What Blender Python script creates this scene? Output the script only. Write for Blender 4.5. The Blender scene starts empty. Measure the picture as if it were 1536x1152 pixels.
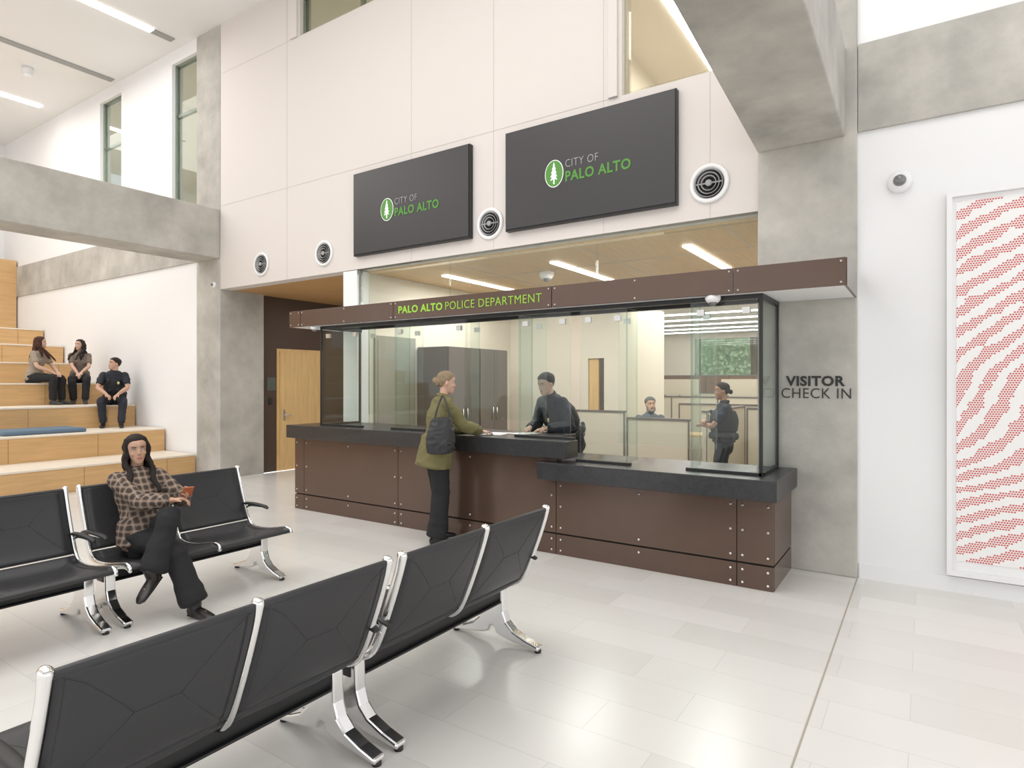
import bpy, math, random, bmesh
from mathutils import Vector as V, Matrix, noise
random.seed(4)
ZOOM=None
scene=bpy.context.scene
scene.view_settings.view_transform='Standard'
COL=scene.collection.objects

# ------------------------------------------------------------ materials
def nd(nt,t,**k):
    n=nt.nodes.new(t)
    for a,b in k.items(): setattr(n,a,b)
    return n
def M(name,col,rough=.5,metal=0,noise_=None,bump=None,coat=0,emit=None,stretch=None,spec=None):
    m=bpy.data.materials.new(name); m.use_nodes=True; nt=m.node_tree
    p=nt.nodes['Principled BSDF']; c=(*col,1)
    p.inputs['Base Color'].default_value=c; p.inputs['Roughness'].default_value=rough
    p.inputs['Metallic'].default_value=metal
    if coat: p.inputs['Coat Weight'].default_value=coat
    if spec is not None: p.inputs['Specular IOR Level'].default_value=spec
    if emit:
        p.inputs['Emission Color'].default_value=(*emit[0],1); p.inputs['Emission Strength'].default_value=emit[1]
    if noise_ or bump:
        tc=nd(nt,'ShaderNodeTexCoord'); mp=nd(nt,'ShaderNodeMapping')
        nt.links.new(tc.outputs['Object'],mp.inputs[0])
        if stretch: mp.inputs['Scale'].default_value=stretch
    if noise_:
        sc,amt=noise_
        n=nd(nt,'ShaderNodeTexNoise'); n.inputs['Scale'].default_value=sc; n.inputs['Detail'].default_value=8; n.inputs['Roughness'].default_value=.62
        nt.links.new(mp.outputs[0],n.inputs['Vector'])
        r=nd(nt,'ShaderNodeValToRGB'); r.color_ramp.elements[0].position=.3; r.color_ramp.elements[1].position=.7
        r.color_ramp.elements[0].color=(*[x*(1-amt) for x in col],1); r.color_ramp.elements[1].color=(*[min(1,x*(1+amt)) for x in col],1)
        nt.links.new(n.outputs[0],r.inputs[0]); nt.links.new(r.outputs[0],p.inputs['Base Color'])
    if bump:
        n2=nd(nt,'ShaderNodeTexNoise'); n2.inputs['Scale'].default_value=bump[0]; n2.inputs['Detail'].default_value=4
        nt.links.new(mp.outputs[0],n2.inputs['Vector'])
        b=nd(nt,'ShaderNodeBump'); b.inputs['Strength'].default_value=bump[1]; b.inputs['Distance'].default_value=.02
        nt.links.new(n2.outputs[0],b.inputs['Height']); nt.links.new(b.outputs[0],p.inputs['Normal'])
    return m
def mathn(nt,op,a,b=None,c=None):
    n=nd(nt,'ShaderNodeMath',operation=op)
    for i,x in enumerate((a,b,c)):
        if x is None: continue
        if isinstance(x,(int,float)): n.inputs[i].default_value=x
        else: nt.links.new(x,n.inputs[i])
    return n.outputs[0]
def glassmat(name,tint,refl=1.0):
    m=bpy.data.materials.new(name); m.use_nodes=True; nt=m.node_tree; nt.nodes.clear()
    o=nd(nt,'ShaderNodeOutputMaterial'); mx=nd(nt,'ShaderNodeMixShader'); t=nd(nt,'ShaderNodeBsdfTransparent'); g=nd(nt,'ShaderNodeBsdfGlossy')
    lw=nd(nt,'ShaderNodeLayerWeight'); lw.inputs[0].default_value=.5
    f=mathn(nt,'MULTIPLY',mathn(nt,'ADD',mathn(nt,'MULTIPLY',mathn(nt,'POWER',lw.outputs['Facing'],5),.85),.02),refl)
    g.inputs['Roughness'].default_value=.0; t.inputs[0].default_value=(*tint,1); g.inputs[0].default_value=(1,1,1,1)
    nt.links.new(f,mx.inputs[0]); nt.links.new(t.outputs[0],mx.inputs[1]); nt.links.new(g.outputs[0],mx.inputs[2]); nt.links.new(mx.outputs[0],o.inputs[0])
    return m
def emat(name,col,st):
    return M(name,(.9,.9,.9),.5,emit=(col,st))

CONC=M('concrete',(.46,.44,.40),.75,noise_=(1.6,.26),bump=(30,.12))
WHITE=M('white_paint',(.86,.86,.86),.6)
CEIL=M('ceiling_paint',(.86,.86,.86),.7)
CREAM=M('cream_paint',(.76,.70,.60),.6)
FABRIC=M('acoustic_fabric',(.71,.66,.625),.85,bump=(400,.05))
SEAM=M('seam_grey',(.60,.56,.53),.9)
JOINTW=M('wood_joint',(.30,.17,.07),.8)
BROWN=M('bronze_panel',(.118,.074,.054),.2,.2,noise_=(3,.05))
PLINTHB=M('reveal_black',(.012,.012,.012),.6)
BLACKTOP=M('black_stone',(.024,.024,.026),.35,noise_=(40,.3),coat=.2)
STEEL=M('brushed_steel',(.62,.61,.59),.3,1)
CHROME=M('polished_aluminium',(.86,.86,.86),.14,1)
LEATHER=M('charcoal_leather',(.030,.030,.033),.45,bump=(250,.04))
BLACK=M('black_frame',(.014,.014,.015),.4)
RUBBER=M('black_plastic',(.02,.02,.02),.5)
SCREEN=M('dark_screen',(.040,.037,.039),.35)
GREEN=M('sign_green',(.075,.24,.035),.5,emit=((.075,.24,.035),.15))
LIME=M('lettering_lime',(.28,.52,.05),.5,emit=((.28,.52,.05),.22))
LGREY=M('letter_grey',(.36,.36,.36),.5)
WHITEL=M('letter_white',(.9,.9,.88),.5,emit=((1,1,1),.2))
DARKL=M('letter_black',(.02,.02,.02),.5)
MAPLE=M('maple_wood',(.62,.39,.18),.45,noise_=(3,.12),stretch=(6,.6,6))
MAPLE2=M('maple_veneer_door',(.70,.47,.21),.4,noise_=(3,.12),stretch=(8,8,.7))
WOODC=M('wood_ceiling',(.68,.475,.26),.5,noise_=(3,.10),stretch=(8,.8,8))
WOODS=M('wood_soffit',(.55,.33,.14),.5,noise_=(3,.12),stretch=(.8,8,8))
TREAD=M('pale_tread',(.78,.70,.59),.5,noise_=(8,.04))
BRWALL=M('brown_wall',(.075,.045,.03),.6)
GREYF=M('grey_frame',(.26,.26,.25),.4,.3)
GREYP=M('grey_cabinet',(.15,.13,.115),.5)
BEIGE=M('beige_panel',(.60,.54,.44),.8)
WALNUT=M('walnut_door',(.20,.12,.07),.5)
CARPET=M('grey_carpet',(.38,.36,.33),.95,noise_=(30,.15))
BLUE=M('blue_cushion',(.12,.18,.25),.85,bump=(200,.1))
GLASS=glassmat('clear_glass',(.95,.975,.962))
GLASSL=glassmat('side_glass',(.92,.955,.94),.6)
GLASSW=glassmat('window_glass',(.68,.72,.69),1.5)
GLEDGE=M('glass_green_edge',(.38,.66,.56),.2)
LEDM=emat('led_strip',(1,.98,.95),7)
LEDO=emat('led_strip_office',(1,.97,.92),6)
SLOT=M('grey_slot',(.36,.36,.36),.6)
PAPER=M('paper',(.88,.88,.88),.7)
LEAF=M('leaves',(.40,.50,.33),.9,noise_=(1.2,.2))
PHONE=M('orange_phone_case',(.45,.13,.05),.4)
DOME=M('smoked_dome',(.16,.16,.17),.1,coat=1)
BLUEG=M('grey_sign',(.10,.11,.10),.5)
DIMG=M('dim_glass',(.34,.33,.28),.08)

def floor_mat():
    m=bpy.data.materials.new('pale_stone_tiles'); m.use_nodes=True; nt=m.node_tree; p=nt.nodes['Principled BSDF']
    tc=nd(nt,'ShaderNodeTexCoord'); b=nd(nt,'ShaderNodeTexBrick'); b.offset=.37
    b.inputs['Scale'].default_value=1; b.inputs['Brick Width'].default_value=.92; b.inputs['Row Height'].default_value=.305
    b.inputs['Mortar Size'].default_value=.0016; b.inputs['Mortar Smooth'].default_value=.2
    b.inputs['Color1'].default_value=(.79,.775,.745,1); b.inputs['Color2'].default_value=(.715,.70,.67,1); b.inputs['Mortar'].default_value=(.61,.59,.56,1)
    nt.links.new(tc.outputs['Object'],b.inputs['Vector'])
    n=nd(nt,'ShaderNodeTexNoise'); n.inputs['Scale'].default_value=2.2; n.inputs['Detail'].default_value=8
    nt.links.new(tc.outputs['Object'],n.inputs['Vector'])
    mx=nd(nt,'ShaderNodeMixRGB'); mx.blend_type='OVERLAY'; mx.inputs[0].default_value=.14
    nt.links.new(b.outputs['Color'],mx.inputs[1]); nt.links.new(n.outputs[0],mx.inputs[2])
    nt.links.new(mx.outputs[0],p.inputs['Base Color']); p.inputs['Roughness'].default_value=.24
    return m
FLOOR=floor_mat()
def plaid_mat():
    m=bpy.data.materials.new('brown_plaid_flannel'); m.use_nodes=True; nt=m.node_tree; p=nt.nodes['Principled BSDF']
    tc=nd(nt,'ShaderNodeTexCoord'); s=nd(nt,'ShaderNodeSeparateXYZ'); nt.links.new(tc.outputs['Object'],s.inputs[0])
    sn=nd(nt,'ShaderNodeSeparateXYZ'); nt.links.new(tc.outputs['Normal'],sn.inputs[0])
    k=2*math.pi/.044; tot=None; ln=None
    for i in range(3):
        sz=mathn(nt,'SINE',mathn(nt,'MULTIPLY',s.outputs[i],k))
        mk=mathn(nt,'LESS_THAN',mathn(nt,'ABSOLUTE',sn.outputs[i]),.72)
        a=mathn(nt,'MULTIPLY',mathn(nt,'GREATER_THAN',sz,.0),mk)
        l=mathn(nt,'MULTIPLY',mathn(nt,'LESS_THAN',sz,-.84),mk)
        tot=a if tot is None else mathn(nt,'ADD',tot,a); ln=l if ln is None else mathn(nt,'MAXIMUM',ln,l)
    f=mathn(nt,'MULTIPLY',tot,.5)
    r=nd(nt,'ShaderNodeValToRGB'); r.color_ramp.interpolation='CONSTANT'
    e=r.color_ramp.elements; e[0].color=(.24,.175,.13,1); e[1].position=.75; e[1].color=(.055,.040,.033,1)
    e2=e.new(.3); e2.color=(.125,.088,.068,1)
    nt.links.new(f,r.inputs[0])
    mx=nd(nt,'ShaderNodeMixRGB'); mx.inputs[2].default_value=(.40,.32,.25,1); nt.links.new(mathn(nt,'MULTIPLY',ln,.5),mx.inputs[0]); nt.links.new(r.outputs[0],mx.inputs[1])
    nt.links.new(mx.outputs[0],p.inputs['Base Color']); p.inputs['Roughness'].default_value=.9
    return m
PLAID=plaid_mat()
def art_mat():
    m=bpy.data.materials.new('red_dot_ridges'); m.use_nodes=True; nt=m.node_tree; p=nt.nodes['Principled BSDF']
    tc=nd(nt,'ShaderNodeTexCoord'); s=nd(nt,'ShaderNodeSeparateXYZ'); nt.links.new(tc.outputs['Object'],s.inputs[0])
    pt=.0165
    X=s.outputs[0]; Z=s.outputs[2]
    zi=mathn(nt,'FLOOR',mathn(nt,'DIVIDE',Z,pt))
    xs=mathn(nt,'ADD',mathn(nt,'DIVIDE',X,pt),mathn(nt,'MULTIPLY',zi,.5))
    xi=mathn(nt,'FLOOR',xs)
    fx=mathn(nt,'SUBTRACT',mathn(nt,'SUBTRACT',xs,xi),.5); fz=mathn(nt,'SUBTRACT',mathn(nt,'SUBTRACT',mathn(nt,'DIVIDE',Z,pt),zi),.5)
    d=mathn(nt,'SQRT',mathn(nt,'ADD',mathn(nt,'MULTIPLY',fx,fx),mathn(nt,'MULTIPLY',fz,fz)))
    dot=mathn(nt,'LESS_THAN',d,.40)
    cx=mathn(nt,'MULTIPLY',mathn(nt,'SUBTRACT',xi,mathn(nt,'MULTIPLY',zi,.5)),pt); cz=mathn(nt,'MULTIPLY',zi,pt)
    cb=nd(nt,'ShaderNodeCombineXYZ'); nt.links.new(cx,cb.inputs[0]); nt.links.new(cz,cb.inputs[2])
    n=nd(nt,'ShaderNodeTexNoise'); n.inputs['Scale'].default_value=1.0; n.inputs['Detail'].default_value=1; nt.links.new(cb.outputs[0],n.inputs['Vector'])
    n2=nd(nt,'ShaderNodeTexNoise'); n2.inputs['Scale'].default_value=9; n2.inputs['Detail'].default_value=2; nt.links.new(cb.outputs[0],n2.inputs['Vector'])
    ex=mathn(nt,'DIVIDE',mathn(nt,'SUBTRACT',cx,.45),1.15); ez=mathn(nt,'SUBTRACT',cz,.60)
    r1=mathn(nt,'SQRT',mathn(nt,'ADD',mathn(nt,'MULTIPLY',ex,ex),mathn(nt,'MULTIPLY',ez,ez)))
    wlow=nd(nt,'ShaderNodeMapRange'); wlow.inputs[1].default_value=-.1; wlow.inputs[2].default_value=.8; nt.links.new(ez,wlow.inputs[0])
    lin=mathn(nt,'ADD',mathn(nt,'MULTIPLY',ez,1.0),mathn(nt,'ADD',mathn(nt,'MULTIPLY',cx,-.38),.6))
    rr=mathn(nt,'ADD',mathn(nt,'MULTIPLY',r1,wlow.outputs[0]),mathn(nt,'MULTIPLY',lin,mathn(nt,'SUBTRACT',1,wlow.outputs[0])))
    rr=mathn(nt,'ADD',rr,mathn(nt,'MULTIPLY',n.outputs[0],.16))
    rid=mathn(nt,'ADD',mathn(nt,'SINE',mathn(nt,'MULTIPLY',rr,2*math.pi/.112)),mathn(nt,'MULTIPLY',mathn(nt,'SUBTRACT',n2.outputs[0],.5),3.8))
    rid=mathn(nt,'GREATER_THAN',rid,-.15)
    f=mathn(nt,'MULTIPLY',dot,rid)
    mx=nd(nt,'ShaderNodeMixRGB'); mx.inputs[1].default_value=(.88,.87,.86,1); mx.inputs[2].default_value=(.60,.13,.12,1)
    nt.links.new(f,mx.inputs[0]); nt.links.new(mx.outputs[0],p.inputs['Base Color']); p.inputs['Roughness'].default_value=.6
    return m
ART=art_mat()

# ------------------------------------------------------------ mesh builder
class MB:
    def __init__(s): s.v=[];s.f=[];s.m=[];s.sm=[]
    def add(s,vs,fs,mi=0,sm=False):
        b=len(s.v); s.v+=[tuple(p) for p in vs]
        for f in fs: s.f.append([i+b for i in f]); s.m.append(mi); s.sm.append(sm)
        return s
    def box(s,a,b,mi=0):
        x0,y0,z0=a;x1,y1,z1=b
        vs=[(x0,y0,z0),(x1,y0,z0),(x1,y1,z0),(x0,y1,z0),(x0,y0,z1),(x1,y0,z1),(x1,y1,z1),(x0,y1,z1)]
        return s.add(vs,[(0,3,2,1),(4,5,6,7),(0,1,5,4),(1,2,6,5),(2,3,7,6),(3,0,4,7)],mi)
    def prism(s,poly,axis,h0,h1,mi=0,sm=False):
        def mp(p,h):
            return {'y':(p[0],h,p[1]),'z':(p[0],p[1],h),'x':(h,p[0],p[1])}[axis]
        n=len(poly); vs=[mp(p,h0) for p in poly]+[mp(p,h1) for p in poly]
        fs=[list(range(n)),list(range(2*n-1,n-1,-1))]+[(i,(i+1)%n,n+(i+1)%n,n+i) for i in range(n)]
        return s.add(vs,fs,mi,sm)
    def loft(s,pts,rad,side=(1,0,0),n=14,mi=0,cap=True,res=0,capf=.8):
        pts=[V(p) for p in pts]; rad=[(r,r) if isinstance(r,(int,float)) else tuple(r) for r in rad]
        sides=[V(side)]*len(pts) if not isinstance(side,list) else [V(q) for q in side]
        if res:
            P=[];R=[];S=[]
            for i in range(len(pts)-1):
                p0=pts[max(i-1,0)];p1=pts[i];p2=pts[i+1];p3=pts[min(i+2,len(pts)-1)]
                r0=V(rad[max(i-1,0)]);r1=V(rad[i]);r2=V(rad[i+1]);r3=V(rad[min(i+2,len(pts)-1)])
                for k in range(res):
                    t=k/res
                    def cr(a,b,c,d): return .5*((2*b)+(c-a)*t+(2*a-5*b+4*c-d)*t*t+(3*b-a-3*c+d)*t**3)
                    P.append(cr(p0,p1,p2,p3)); R.append(tuple(cr(r0,r1,r2,r3))); S.append(sides[i].lerp(sides[i+1],t))
            P.append(pts[-1]);R.append(rad[-1]);S.append(sides[-1]); pts,rad,sides=P,R,S
        T=[]
        for i in range(len(pts)):
            t=pts[min(i+1,len(pts)-1)]-pts[max(i-1,0)]
            T.append(t.normalized() if t.length>1e-9 else V((0,0,1)))
        rings=[]
        def ring(p,t,sd,a,b):
            q=sd-t*sd.dot(t)
            if q.length<1e-4: q=t.orthogonal()
            q.normalize(); w=t.cross(q)
            return [p+q*(a*math.cos(2*math.pi*k/n))+w*(b*math.sin(2*math.pi*k/n)) for k in range(n)]
        if cap:
            m_=min(rad[0])*capf
            for kk in (.92,.65,.3):
                sc=math.sqrt(1-kk*kk); rings.append(ring(pts[0]-T[0]*m_*kk,T[0],sides[0],rad[0][0]*sc,rad[0][1]*sc))
        for p,t,sd,r in zip(pts,T,sides,rad): rings.append(ring(p,t,sd,r[0],r[1]))
        if cap:
            m_=min(rad[-1])*capf
            for kk in (.3,.65,.92):
                sc=math.sqrt(1-kk*kk); rings.append(ring(pts[-1]+T[-1]*m_*kk,T[-1],sides[-1],rad[-1][0]*sc,rad[-1][1]*sc))
        vs=[p for r in rings for p in r]; L=len(rings)
        fs=[(i*n+k,i*n+(k+1)%n,(i+1)*n+(k+1)%n,(i+1)*n+k) for i in range(L-1) for k in range(n)]
        fs+=[list(range(n-1,-1,-1)),[(L-1)*n+k for k in range(n)]]
        return s.add(vs,fs,mi,True)
    def cyl(s,p0,p1,r,n=20,mi=0,r1=None):
        return s.loft([p0,p1],[r,r if r1 is None else r1],(1,.01,.02),n,mi,cap=False)
    def ell(s,c,r,R=None,mi=0,n=16,m=10):
        c=V(c);vs=[];fs=[]
        for i in range(1,m):
            ph=math.pi*i/m
            for k in range(n):
                th=2*math.pi*k/n
                q=V((r[0]*math.sin(ph)*math.cos(th),r[1]*math.sin(ph)*math.sin(th),r[2]*math.cos(ph)))
                vs.append(c+(R@q if R else q))
        top=V((0,0,r[2]));bt=-top
        vs+=[c+(R@top if R else top),c+(R@bt if R else bt)]
        a=len(vs)-2;b=a+1
        for i in range(m-2):
            for k in range(n): fs.append((i*n+k,(i+1)*n+k,(i+1)*n+(k+1)%n,i*n+(k+1)%n))
        for k in range(n):
            fs.append((a,k,(k+1)%n)); fs.append((b,(m-2)*n+(k+1)%n,(m-2)*n+k))
        return s.add(vs,fs,mi,True)
    def lathe_y(s,c,prof,n=40,mi=0):
        vs=[];fs=[];L=len(prof)
        for k in range(n):
            th=2*math.pi*k/n
            for r,h in prof: vs.append((c[0]+r*math.cos(th),c[1]+h,c[2]+r*math.sin(th)))
        for k in range(n):
            for i in range(L):
                fs.append((k*L+i,k*L+(i+1)%L,((k+1)%n)*L+(i+1)%L,((k+1)%n)*L+i))
        return s.add(vs,fs,mi,True)

def wloc(o):
    l=V((0,0,0))
    while o: l+=o.location; o=o.parent
    return l
def props(o,label=None,category=None,kind=None,group=None):
    if label:o['label']=label
    if category:o['category']=category
    if kind:o['kind']=kind
    if group:o['group']=group
def make(name,mb,mats,parent=None,bevel=0,origin=None,mesh=None,recalc=True,**k):
    if mesh is None:
        me=bpy.data.meshes.new(name); me.from_pydata(mb.v,[],mb.f)
        me.polygons.foreach_set('material_index',mb.m); me.polygons.foreach_set('use_smooth',mb.sm)
        if recalc:
            bm=bmesh.new(); bm.from_mesh(me); bmesh.ops.recalc_face_normals(bm,faces=bm.faces); bm.to_mesh(me); bm.free()
    else: me=mesh
    if not isinstance(mats,(list,tuple)): mats=[mats]
    me.materials.clear()
    for m in mats: me.materials.append(m)
    if origin is None:
        xs=[v.co for v in me.vertices]
        mn=V((min(v[i] for v in xs) for i in range(3))); mx_=V((max(v[i] for v in xs) for i in range(3)))
        origin=V(((mn.x+mx_.x)/2,(mn.y+mx_.y)/2,mn.z))
    origin=V(origin)
    me.transform(Matrix.Translation(-origin)); me.update()
    o=bpy.data.objects.new(name,me); COL.link(o)
    if parent: o.parent=parent; o.location=origin-wloc(parent)
    else: o.location=origin
    if bevel:
        b=o.modifiers.new('bevel','BEVEL'); b.width=bevel; b.segments=2; b.limit_method='ANGLE'
    props(o,**k)
    return o
def empty(name,loc,label,category,**k):
    o=bpy.data.objects.new(name,None); o.location=loc; o.empty_display_size=.1; COL.link(o); props(o,label,category,**k); return o
def copytree(root,par=None):
    c=root.copy(); COL.link(c)
    if par: c.parent=par
    for ch in [q for q in bpy.data.objects if q.parent==root]: 
        copytree(ch,c)
    return c
def bx(name,a,b,mat,**k): return make(name,MB().box(a,b),mat,**k)
def S(name,mb,mats,**k): return make(name,mb,mats,kind='structure',**k)
def text(body,name,x0,x1,z0,z1,y,mat,parent,bold=0.0,label=None):
    cu=bpy.data.curves.new('t','FONT'); cu.body=body; cu.offset=bold; cu.extrude=.03; cu.resolution_u=3; cu.space_character=1.08
    o=bpy.data.objects.new('t',cu); COL.link(o); dg=bpy.context.evaluated_depsgraph_get()
    me=bpy.data.meshes.new_from_object(o.evaluated_get(dg)); bpy.data.objects.remove(o)
    c=[v.co for v in me.vertices]
    ax=min(p.x for p in c);bx_=max(p.x for p in c);ay=min(p.y for p in c);by=max(p.y for p in c)
    for v in me.vertices:
        p=v.co.copy(); v.co=(x0+(p.x-ax)/(bx_-ax)*(x1-x0), y-(.002 if p.z>0 else -.002), z0+(p.y-ay)/(by-ay)*(z1-z0))
    me.update()
    return make(name,None,mat,parent=parent,mesh=me,label=label)

# ------------------------------------------------------------ room shell
def wall_holes(x0,x1,z0,z1,y0,y1,holes,mb=None):
    mb=mb or MB()
    xs=sorted({x0,x1,*[h[0] for h in holes],*[h[1] for h in holes]}); zs=sorted({z0,z1,*[h[2] for h in holes],*[h[3] for h in holes]})
    for i in range(len(xs)-1):
        for j in range(len(zs)-1):
            cx=(xs[i]+xs[i+1])/2;cz=(zs[j]+zs[j+1])/2
            if any(h[0]<cx<h[1] and h[2]<cz<h[3] for h in holes): continue
            mb.box((xs[i],y0,zs[j]),(xs[i+1],y1,zs[j+1]))
    return mb
YW=5.8
HZ=7.45
S('floor',MB().box((-19,-8,-.1),(6,5.8,0)),FLOOR)
S('floor.001',MB().box((-9.6,5.8,-.1),(6,18.2,0)),FLOOR)
S('ceiling',MB().box((-19,-8,HZ),(6,6,HZ+.15)),CEIL)
mb=wall_holes(-9.6,-1.233,3.12,HZ,YW,6.0,[(-7.58,-5.3,6.64,7.35),(-2.54,-1.233,4.48,7.2)])
S('wall_back',mb,FABRIC)
sm=MB()
for x in (-7.88,-5.39,-4.12,-2.74,-1.66):
    sm.box((x-.003,5.7975,3.12),(x+.003,5.7995,4.48 if x in(-1.66,) else (6.64 if x in(-5.39,) else HZ)))
for z,xa,xb in ((4.48,-9.6,-2.58),(6.64,-9.6,-2.58)): sm.box((xa,5.7975,z-.003),(xb,5.7995,z+.003))
S('trim_1',sm,SEAM)
S('wall_partition',MB().box((-6.65,YW,0),(-6.38,12,3.11)),WHITE)
S('wall_right',MB().box((-.462,YW,0),(5,6.0,HZ)),WHITE)
S('baseboard_right',MB().box((-.45,5.785,0),(5,5.799,.12)),WHITE)
S('trim_2',MB().box((-.455,5.77,3.64),(5,5.799,4.35)),CONC)
mb=wall_holes(-19,-10.3,0,HZ,YW,6.0,[(-13.86,-12.97,4.6,7.22),(-11.11,-10.31,4.6,7.22)])
S('wall_left',mb,WHITE)
S('trim_3',MB().box((-19,5.77,3.64),(-10.31,5.799,4.35)),CONC)
S('wall_far',MB().box((-19.15,-8,0),(-19,6,HZ)),WHITE)
S('trim_4',MB().box((-.466,-6,.0003),(-.457,5.75,.0015)),M('floor_joint',(.42,.38,.32),.9))
make('concrete_column',MB().box((-10.3,5.79,0),(-9.6,6.6,HZ)),CONC,bevel=.01,label='tall board-formed grey concrete column beside wooden bleacher',category='column')
make('concrete_column',MB().box((-1.233,5.76,0),(-.462,6.5,HZ)),CONC,bevel=.01,label='tall grey concrete column with visitor lettering beside counter',category='column')
make('concrete_beam',MB().prism([(-1.233,5.758),(-1.115,3.2),(-1.115,-6),(-.53,-6),(-.53,3.5),(-.547,5.758)],'z',3.62,4.35),CONC,bevel=.012,label='thick grey concrete beam running overhead into the column',category='beam')
make('concrete_beam',MB().box((-10.25,-6,3.62),(-9.6,5.788,4.42)),CONC,bevel=.012,label='long grey concrete beam crossing over the bleacher',category='beam')
# corridor
S('wall_corridor',MB().box((-9.85,6.6,0),(-9.7,12,3.12)),BRWALL)
S('wall_corridor_end',MB().box((-9.7,12,0),(-6.38,12.1,3.12)),BRWALL)
S('ceiling.001',MB().box((-9.7,6.0,3.12),(-6.4,12,3.2)),WOODS)
d=S('door_1',MB().box((-9.699,6.92,0),(-9.68,7.93,2.2),1).box((-9.68,6.97,.01),(-9.655,7.88,2.15),0),[MAPLE2,BRWALL])
mb=MB(); mb.cyl((-9.654,7.05,1.0),(-9.60,7.05,1.0),.012); mb.loft([(-9.605,7.05,1.0),(-9.605,7.17,1.0)],[.010,.009]); mb.box((-9.655,7.03,.9),(-9.65,7.07,1.1))
make('door_handle',mb,STEEL,parent=d)
bx('wall_sign',(-9.70,6.72,1.45),(-9.69,6.9,1.68),BLUEG,label='small grey room sign on the brown wall',category='sign')
bx('card_reader',(-9.70,6.76,1.2),(-9.68,6.82,1.32),RUBBER,bevel=.005,label='small black card reader next to the door',category='card reader')
# office shell
S('floor_office',MB().box((-6.38,5.95,0),(1,18,.004)),CARPET)
S('ceiling.002',MB().box((-6.38,6.0,3.10),(-1.1,9.0,3.2)),WOODC)
sm=MB()
for x in (-5.0,-3.2,-1.6): sm.box((x-.006,6.0,3.096),(x+.006,9.0,3.0995))
for y in (7.2,8.5): sm.box((-6.38,y-.006,3.096),(-1.1,y+.006,3.0995))
S('trim_5',sm,SEAM)
S('ceiling.003',MB().box((-9,9.0,3.0),(1.2,18,3.12)),CEIL)
S('wall_office_back',wall_holes(-6.38,-4.2,0,3.0,9.5,9.62,[(-4.78,-4.48,0,2.0)]),CREAM)
S('wall_office_side',MB().box((-4.32,9.62,0),(-4.2,11.5,3.0)),CREAM)
S('wall_office_left',MB().box((-8.8,12.15,0),(-8.7,18,3.0)),CREAM)
S('wall_office_closet',MB().box((-6.3,11.5,0),(-4.2,11.6,3.0)),CREAM)
S('door_2',MB().box((-4.775,9.54,.004),(-4.60,9.58,1.995)),MAPLE2)
S('wall_office_right',MB().box((-1.1,6.52,0),(-1.0,12.5,3.1)),CREAM)
S('wall_office_right.001',MB().box((1.0,12.4,0),(1.1,18,3.1)),CREAM)
S('wall_office_far',wall_holes(-8.7,1.0,0,3.0,18,18.15,[(-5.6,-.6,1.8,2.85)]),CREAM)
mb=MB()
for i in range(7): mb.box((-5.6+i*.833-.02,18.02,1.8),(-5.6+i*.833+.02,18.08,2.85),1)
mb.box((-5.6,18.02,1.8),(-.6,18.08,1.84),1); mb.box((-5.57,18.04,1.84),(-.63,18.05,2.85),0)
S('window_1',mb,[GLASS,GREYF])
mb=MB().box((-6.371,6.1,.8),(-6.355,6.93,2.25),1).box((-6.355,6.16,.86),(-6.35,6.87,2.19),0)
S('window_2',mb,[DIMG,GREYF])
S('wall_inner',MB().box((-6.379,6.02,0),(-6.372,9.49,3.09)),CREAM)
# upstairs rooms
S('floor_upper',MB().box((-19,6.6,3.3),(1,12,3.35)),CREAM)
S('wall_upper',MB().box((-19,10,3.35),(1,10.1,HZ)),CREAM)
S('wall_upper_side',MB().box((-1.1,6.52,3.35),(-1.0,10,HZ)),CREAM)
S('wall_upper_left',MB().box((-3.4,6.02,3.35),(-3.3,10,HZ)),CREAM)
S('ceiling.004',MB().box((-3.3,6.02,6.0),(-1.25,10,6.05)),CREAM)
S('ceiling.005',MB().box((-19,6.02,HZ),(-3.4,10,HZ+.1)),CREAM)
def window(n,x0,x1,z0,z1,muls=(),rails=(),fm=GREYF,gm=GLASSW,y=5.86,w=.05):
    mb=MB(); mb.box((x0,y,z0),(x0+w,y+.06,z1),1).box((x1-w,y,z0),(x1,y+.06,z1),1).box((x0+w,y,z0),(x1-w,y+.06,z0+w),1).box((x0+w,y,z1-w),(x1-w,y+.06,z1),1)
    for m in muls: mb.box((m-w/2,y,z0+w),(m+w/2,y+.06,z1-w),1)
    for r in rails: mb.box((x0+w,y+.002,r-w/2),(x1-w,y+.058,r+w/2),1)
    mb.box((x0+w*.5,y+.03,z0+w*.5),(x1-w*.5,y+.034,z1-w*.5),0)
    S('window_%d'%n,mb,[gm,fm])
window(3,-7.58,-5.3,6.64,7.35,muls=(-6.35,))
window(4,-2.54,-1.233,4.48,7.2,gm=glassmat('window_glass_warm',(.92,.92,.88)),fm=SLOT)
window(5,-13.86,-12.97,4.6,7.22,rails=(6.3,))
window(6,-11.11,-10.31,4.6,7.22,rails=(6.3,))
S('trim_6',MB().box((-2.68,5.77,4.48),(-2.58,5.7995,HZ)).box((-7.78,5.77,6.64),(-7.62,5.7995,HZ)),FABRIC)
mb=MB(); X0,X1=-6.38,-1.233
mb.box((X0,5.80,3.05),(X1,5.90,3.12),1).box((X0,5.83,2.50),(X0+.03,5.88,3.05),1)
mb.box((X0+.03,5.83,2.50),(X1,5.88,2.53),1)
for x in (-4.805,-2.84): mb.box((x-.008,5.845,2.53),(x+.008,5.865,3.05),1)
mb.box((X0+.03,5.853,2.53),(X1,5.858,3.05),0)
S('window_7',mb,[GLASS,BLACK])

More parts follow.
